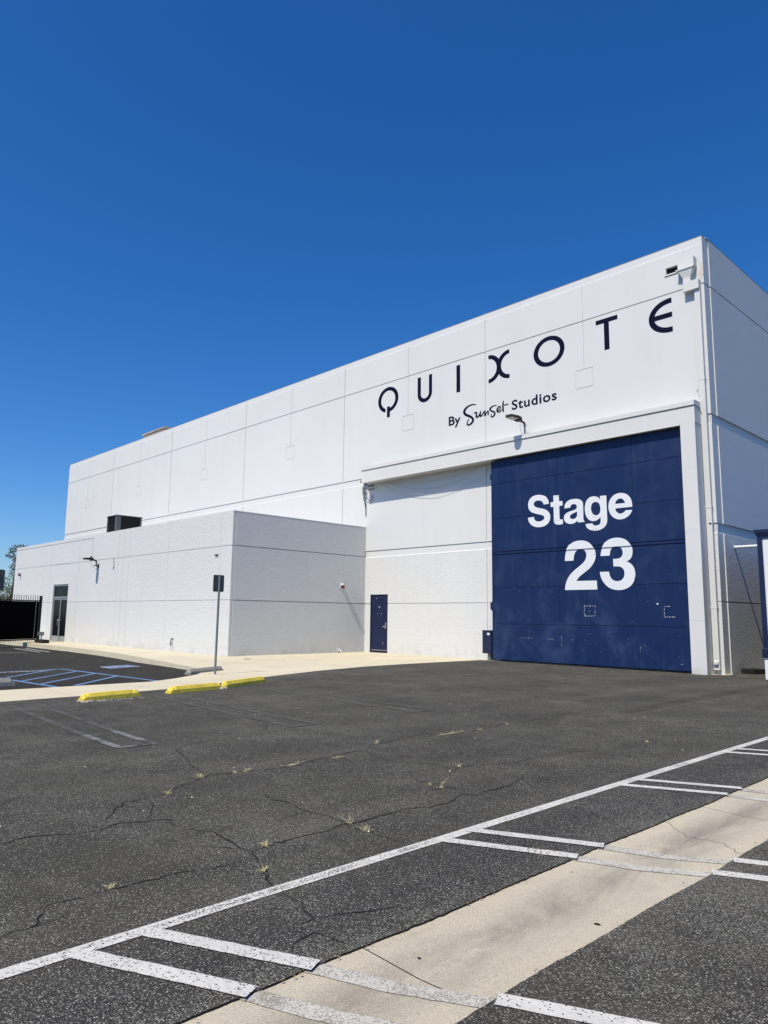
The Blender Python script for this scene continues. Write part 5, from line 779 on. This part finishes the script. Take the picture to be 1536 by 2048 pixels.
for i in range(24):
    x, y = -13.60 + random.gauss(0, .05), 8.44 + random.gauss(0, .05); r_ = random.uniform(.012, .03)
    k.add([(x + r_ * math.cos(t_) * random.uniform(.6, 1.1), y + r_ * math.sin(t_) * random.uniform(.6, 1.1), .001 + zz) for zz in (0, r_ * 1.2) for t_ in [q * math.pi / 2.5 for q in range(5)]], [(0, 1, 2, 3, 4), (5, 6, 7, 8, 9)] + [(i_, (i_ + 1) % 5, 5 + (i_ + 1) % 5, 5 + i_) for i_ in range(5)])
tag(k.build('rubble', M['patch']), 'crumbled concrete bits below the yellow wheel stops', 'rubble', kind='stuff')

# rolling gate with privacy cloth
gt = thing('metal_gate', 'tall black spiked gate lined with black cloth beside the glass entrance', 'gate', (-40.5, 13.9, 0))
g0 = Vector((-40.75, 13.95, 0)); g1 = Vector((-38.1, 9.2, 0)); gd_ = (g1 - g0).normalized(); gl = (g1 - g0).length; gn = Vector((-gd_.y, gd_.x, 0))
at = lambda s_, o_, z: tuple(g0 + gd_ * s_ + gn * o_ + Vector((0, 0, z)))
def gbar(k, s0, s1, z0, z1, o0=-.02, o1=.02):
    vs = [at(s_, o_, z) for s_ in (s0, s1) for o_ in (o0, o1) for z in (z0, z1)]; k.add(vs, [(0, 1, 3, 2), (4, 6, 7, 5), (0, 4, 5, 1), (2, 3, 7, 6), (0, 2, 6, 4), (1, 5, 7, 3)])
k = MB(); gbar(k, -.05, .07, 0, 2.42, -.05, .05); k.build('post', M['black'], gt); k = MB(); gbar(k, gl, gl + .1, 0, 2.42, -.05, .05); k.build('post', M['black'], gt)
k = MB(); gbar(k, .07, gl, 2.12, 2.18); gbar(k, .07, gl, .09, .15); gbar(k, .33, .38, .15, 2.12); k.build('rail', M['black'], gt)
k = MB(); gbar(k, .12, gl, .16, 2.11, -.006, .006); k.build('privacy_cloth', M['mesh_black'], gt)
k = MB()
s_ = .22
while s_ < gl: gbar(k, s_ - .014, s_ + .014, .02, 2.44, -.012 - .022, -.021); s_ += .16
k.build('picket', M['black'], gt)
k = MB(); k.tube([at(.38, .045, .12), at(.36, .045, 2.1)], .012, 8); k.build('cane_bolt', M['alu'], gt)
op = thing('gate_operator', 'small grey pedestal box on a black base at the gate post', 'box', (-39.3, 13.6, 0))
k = MB(); k.box(-39.50, -39.18, 13.5, 13.7, .36, .55); k.build('box', M['galv'], op)
k = MB(); k.tube([(-39.25, 13.6, .1), (-39.25, 13.6, .37)], .03, 8); k.build('stand', M['galv'], op)
k = MB(); k.box(-39.6, -38.5, 13.4, 13.75, -.02, .17); k.build('base', M['rubber'], op, .02)

# white box trailer with navy frame, seen at the picture edge
tr = thing('box_trailer', 'tall white box trailer with navy frame beside the shaded side wall', 'trailer', (-5.6, 21, 0))
bx0, bx1, by0, by1, bz = -6.86, -3.9, 20.67, 33.0, 3.90  # unseen length drawn long to block bounce light and darken the side wall
k = MB(); k.box(bx0 + .02, bx1, by0 + .03, by1, .42, bz - .02); k.build('body', M['booth_white'], tr)
k = MB(); k.box(bx0, bx0 + .13, by0, by0 + .15, .72, bz); k.box(bx1 - .13, bx1, by0, by0 + .15, .72, bz); k.box(bx0 + .13, bx1 - .13, by0, by0 + .15, bz - .15, bz)
k.box(bx0 - .005, bx0 + .02, by0 + .15, by1, .42, bz); k.box(bx0 - .05, bx1 + .05, by0 - .06, by1, bz, bz + .09); k.box(bx0 - .025, bx1 + .025, by0 - .03, by1, bz - .06, bz); k.build('frame', M['navy_plain'], tr)
k = MB(); k.box(bx0 + .005, bx1 - .005, by0 + .002, by0 + .12, .03, .60); k.build('bumper', M['booth_white'], tr, .01)
k = MB(); k.box(bx0 - .03, bx0 + .30, by0 - .05, by0 + .16, .605, .85); k.build('lamp_bracket', M['navy_plain'], tr, .02)
for yy in (27.2, 28.6):
    for xx in (bx0 + .02, bx1 - .30): w_ = MB(); w_.tube([(xx, yy, .42), (xx + .28, yy, .42)], .42, 24); w_.build('wheel', M['rubber'], tr)
k = MB(); k.loft([[(-8.30, 23.0, z), (-7.92, 22.88, z), (-7.72, 23.45, z), (-8.22, 23.62, z)] for z in (.002, .12, .135)]); tag(k.build('rubber_block', M['rubber'], None, .012), 'black rubber block on the asphalt at the foot of the side wall', 'block')
k = MB(); k.tube([(-7.8, 23.3, .02), (-7.55, 23.7, .02), (-7.3, 24.0, .015), (-7.0, 24.1, .015)], .015, 6); tag(k.build('ground_cable', M['rubber']), 'thin black cable trailing from the rubber block to the trailer', 'cable')
k = MB(); k.add([(-22.04 + .13 * math.cos(a), 14.71 + .13 * math.sin(a), .004) for a in [i * math.pi / 10 for i in range(20)]] + [(-22.04 + .145 * math.cos(a), 14.71 + .145 * math.sin(a), -.004) for a in [i * math.pi / 10 for i in range(20)]], [list(range(20))] + [(i, (i + 1) % 20, 20 + (i + 1) % 20, 20 + i) for i in range(20)])
tag(k.build('cleanout_cover', M['cable_dark']), 'small round metal cover in the pale pavement before the annex corner', 'cover')

# ------------------------------------------------------------------ plants
def tuft(x, y, z, n, h, mats, label, group='dry grass tufts in the asphalt cracks', spread=.035, ax=None):
    k = MB(); ex, ey = (spread * .55, spread * .55) if ax is None else (ax[0] * .5, ax[1] * .8)   # root clump
    rim = [(x + ex * math.cos(t_) * random.uniform(.6, 1.2), y + ey * math.sin(t_) * random.uniform(.6, 1.2), z) for t_ in [q_ * math.pi / 7 for q_ in range(14)]]
    k.add(rim + [(x, y, z + .008)], [(i_, (i_ + 1) % 14, 14) for i_ in range(14)])
    for i in range(n):
        a = random.uniform(0, 2 * math.pi); r0 = min(spread * 1.0, abs(random.gauss(0, spread * .6))); hh = h * random.uniform(.2, 1.0) ** 1.3; ln = h * random.uniform(.15, 1.5); w = random.uniform(.0012, .0030)
        bx_, by_ = (x + r0 * math.cos(a * 3), y + r0 * math.sin(a * 3)) if ax is None else (x + random.uniform(-1, 1) * ax[0] + random.gauss(0, .01), y + random.uniform(-1, 1) * ax[1] + random.gauss(0, .01))
        d_ = Vector((math.cos(a), math.sin(a), 0)); s_ = Vector((-d_.y, d_.x, 0)); pts = []
        for t_ in (0, .35, .7, 1):
            c_ = Vector((bx_, by_, z)) + d_ * ln * t_ ** 1.6 + Vector((0, 0, hh * (t_ - .32 * t_ * t_)))
            pts.append((c_ - s_ * w * (1 - t_ * .8), c_ + s_ * w * (1 - t_ * .8)))
        k.m = 0 if random.random() < .75 else 1
        for p, q_ in zip(pts, pts[1:]): k.quad(p[0], p[1], q_[1], q_[0])
    return tag(k.build('grass_tuft', mats), label, 'weed', group)
TU = [((-6.393, 3.78), 46, .075, 'dense straw yellow grass tuft where two long cracks meet', None), ((-6.023, 3.248), 34, .06, 'yellow green grass tuft at a crack corner, left of the dense tuft', None), ((-6.333, 4.261), 40, .07, 'straw tuft with a few tall stalks in the long upper crack', None), ((-6.385, 4.166), 16, .04, 'tiny straw tuft left of the tall stalked tuft', None),
      ((-6.305, 4.818), 34, .045, 'thin flattened straw strip along the long upper crack', (.02, .16)), ((-6.306, 5.441), 22, .04, 'greenish low grass strip midway along the long upper crack', (.02, .1)), ((-6.67, 6.387), 16, .11, 'sparse pale stalks standing tall at a bend of the upper crack', None), ((-6.587, 7.683), 40, .06, 'long straw strip in the upper crack, below the navy door', (.03, .28)),
      ((-6.487, 8.207), 24, .08, 'bushy straw tuft at the end of the long straw strip', None), ((-6.586, 8.97), 18, .06, 'lone small straw tuft farthest along the upper crack', None), ((-4.302, 3.841), 16, .10, 'straw tuft with one upright stalk near the middle of the lot', None), ((-4.079, 3.801), 36, .075, 'golden straw tuft at a crack fork near the white line', None),
      ((-4.278, 3.055), 34, .055, 'low straw tuft on the crack that runs toward the white line', None), ((-3.874, 2.761), 30, .05, 'green yellow tuft in the crack closest to the white line', None), ((-4.236, 1.957), 26, .045, 'small straw tuft on the lowest crack, nearest the camera', None), ((-4.599, 5.244), 9, .14, 'few tall thin pale stalks in the middle of the lot', None),
      ((-4.75, 5.252), 13, .05, 'flat pale tuft just left of the tall thin stalks', None), ((-5.099, 6.101), 12, .07, 'small pale tuft alone beyond the tall thin stalks', None), ((-4.506, 9.124), 14, .05, 'small straw tuft far up the lot on the side of the trailer', None)]
for i, ((x, y), n, h, lb, ax) in enumerate(TU): tuft(x, y, .002, int(n * 1.5), h * .80, [M['straw_green'], M['straw']] if ('green' in lb) else [M['straw'], M['straw_green']], lb, ax=ax)
tuft(-22.5, 12.02, lotz(-22.5), 40, .30, [M['straw'], M['dead_leaf']], 'dry brown weed growing at the foot of the kerb', 'dry weeds along the kerb', .08)
tuft(-21.3, 11.62, lotz(-21.3), 30, .22, [M['dead_leaf'], M['straw']], 'smaller dry weed at the kerb, closer to the sign post', 'dry weeds along the kerb', .07)
k = MB()
for i in range(150):   # dead leaves caught on the stall lines and along the asphalt edge
    if i < 34: x, y = -2.93 + random.gauss(0, .05), 4.37 + random.gauss(0, .06)
    else:
        y = random.uniform(1.4, 9.5); x = random.choice((-2.695, -2.695, -2.0)) + random.gauss(0, .010)
    a = random.uniform(0, 6.3); r_ = random.uniform(.004, .012); d_ = Vector((math.cos(a), math.sin(a))) * r_; n_ = Vector((-d_.y, d_.x)) * random.uniform(.15, .5); z_ = .012 if x < -2.75 else .004
    k.add([(x - d_.x, y - d_.y, z_), (x + n_.x, y + n_.y, z_ + .006), (x + d_.x, y + d_.y, z_ + .003), (x - n_.x, y - n_.y, z_ + .001)], [(0, 1, 2, 3)])
tag(k.build('leaf_litter', M['dead_leaf']), 'dry brown leaf litter along the gutter edge', 'leaf litter', kind='stuff')
k = MB()
for i in range(60):   # pale pebbles scattered over the lot
    x, y = random.uniform(-12, -2.9), random.uniform(.8, 12); r_ = random.uniform(.004, .011)
    k.add([(x + r_ * math.cos(t_), y + r_ * math.sin(t_), .003) for t_ in [q * math.pi / 2.5 for q in range(5)]] + [(x, y, .003 + r_)], [(i_, (i_ + 1) % 5, 5) for i_ in range(5)])
tag(k.build('pebbles', M['patch']), 'pale pebbles scattered over the asphalt', 'pebbles', kind='stuff')

def leaf_cloud(k, c, rad, n, size):
    for i in range(int(n * .8)):
        v = Vector((random.gauss(0, 1), random.gauss(0, 1), random.gauss(0, 1))).normalized() * random.uniform(.35, 1) ** .6
        p = Vector(c) + Vector((v.x * rad[0], v.y * rad[1], v.z * rad[2])); a = Vector((random.gauss(0, 1), random.gauss(0, 1), random.gauss(0, 1))).normalized()
        b = a.orthogonal().normalized(); s_ = size * random.uniform(.5, 1.2)
        k.add([p - a * s_, p + b * s_ * .4, p + a * s_, p - b * s_ * .4], [(0, 1, 2, 3)])
tx, ty = -59.0, 18.0
T = thing('tall_tree', 'thin tall tree with sparse twiggy top behind the annex end', 'tree', (tx, ty, -.3))
k = MB(); k.tube([(tx, ty, -.3), (tx + .1, ty, 2.0), (tx + .5, ty, 4.0), (tx + .9, ty, 5.4), (tx + .7, ty, 6.3)], [.22, .17, .11, .06, .02], 8)
for e in (((tx + .5, ty, 4.0), (tx - .2, ty + .2, 5.0), (tx - .9, ty, 5.9)), ((tx + .8, ty, 5.0), (tx + .1, ty, 5.6), (tx - .3, ty, 6.3)), ((tx + .1, ty, 2.2), (tx + 1.3, ty + .3, 3.4), (tx + 2, ty, 4.4)), ((tx + .7, ty, 4.6), (tx + 1.5, ty, 5.4), (tx + 1.7, ty, 6.2))): k.tube(e, [.06, .04, .012], 6)
k.build('trunk', M['wood'], T)
k = MB()
for c_, r_, n_ in (((tx - .9, ty, 5.9), (.4, .4, .28), 90), ((tx - .3, ty, 6.25), (.3, .4, .25), 70), ((tx + .1, ty, 5.6), (.3, .4, .2), 40), ((tx + .7, ty, 6.3), (.4, .5, .35), 90), ((tx + 1.7, ty, 6.2), (.6, .5, .4), 120), ((tx + 1.4, ty, 5.3), (.6, .6, .5), 120), ((tx + .6, ty, 4.9), (.4, .5, .35), 60), ((tx - .1, ty, 4.9), (.4, .4, .2), 40), ((tx + 1.9, ty, 4.4), (.9, .8, .6), 220)): leaf_cloud(k, c_, r_, n_, .10)
k.build('crown', M['leaf2'], T)
bx_, by_ = -56.5, 17.0
T = thing('bushy_tree', 'dense dark green bushy tree rising above the black gate', 'tree', (bx_, by_, -.3))
k = MB(); k.tube([(bx_, by_, -.3), (bx_ - .2, by_, 1.2), (bx_ + .1, by_, 2.6)], [.2, .15, .08], 8)
for e in (((bx_, by_, .9), (bx_ - .8, by_ - .2, 1.8), (bx_ - 1.3, by_, 2.5)), ((bx_, by_, 1.2), (bx_ + .8, by_, 2.0), (bx_ + 1.3, by_, 2.7))): k.tube(e, [.08, .05, .02], 6)
k.build('trunk', M['wood'], T)
k = MB()
for i in range(26):
    a = random.uniform(0, 6.3); rr_ = random.uniform(.2, 1.7); z_ = random.uniform(1.0, 3.4); leaf_cloud(k, (bx_ + rr_ * math.cos(a), by_ + rr_ * math.sin(a), z_), (.55, .55, .4), 130, .085)
leaf_cloud(k, (bx_ + .2, by_, 3.7), (.6, .6, .5), 160, .085)
k.build('crown', M['leaf'], T)

# ------------------------------------------------------------------ camera, sun and sky
R = ((0.69736711, 0.71661252, 0.01206692), (0.09436086, -0.10849055, 0.98960893), (-0.71047529, 0.68898207, 0.14327792))
cd = bpy.data.cameras.new('camera'); cam = bpy.data.objects.new('camera', cd); COL.objects.link(cam)
cam.matrix_world = Matrix(((R[0][0], R[1][0], -R[2][0], 0), (R[0][1], R[1][1], -R[2][1], 0), (R[0][2], R[1][2], -R[2][2], 1.56), (0, 0, 0, 1)))
cd.sensor_fit = 'VERTICAL'; cd.sensor_height = 36.0; cd.lens = 1440.28 / 2048 * 36; cd.clip_start = .05; cd.clip_end = 3000
scene.camera = cam
Ld = Vector((-.12, 1.0, -1.5)).normalized()
sd = bpy.data.lights.new('sun', 'SUN'); sd.energy = SUN_E; sd.angle = math.radians(.53); sd.color = (1.0, .92, .78)
so = bpy.data.objects.new('sun', sd); COL.objects.link(so); so.rotation_euler = Ld.to_track_quat('-Z', 'Y').to_euler(); so.location = (0, -30, 40)
w = bpy.data.worlds.new('World'); scene.world = w; w.use_nodes = True; nt = w.node_tree; bg = nt.nodes['Background']
sky = nt.nodes.new('ShaderNodeTexSky'); sky.sky_type = 'NISHITA'; sky.sun_disc = False
sky.sun_elevation = math.asin(-Ld.z); sky.sun_rotation = math.atan2(-Ld.x, -Ld.y)
sky.altitude = 300; sky.air_density = AIR; sky.dust_density = DUST; sky.ozone_density = OZ
hs = nt.nodes.new('ShaderNodeHueSaturation'); hs.inputs['Saturation'].default_value = SAT; hs.inputs['Value'].default_value = 1.0; hs.inputs['Hue'].default_value = .505
nt.links.new(sky.outputs[0], hs.inputs['Color']); nt.links.new(hs.outputs[0], bg.inputs[0]); bg.inputs[1].default_value = SKY_S
scene.view_settings.view_transform = 'Standard'; scene.view_settings.look = 'None'; scene.view_settings.exposure = EXPO; scene.view_settings.gamma = 1
scene.cycles.max_bounces = 8; scene.cycles.diffuse_bounces = 1
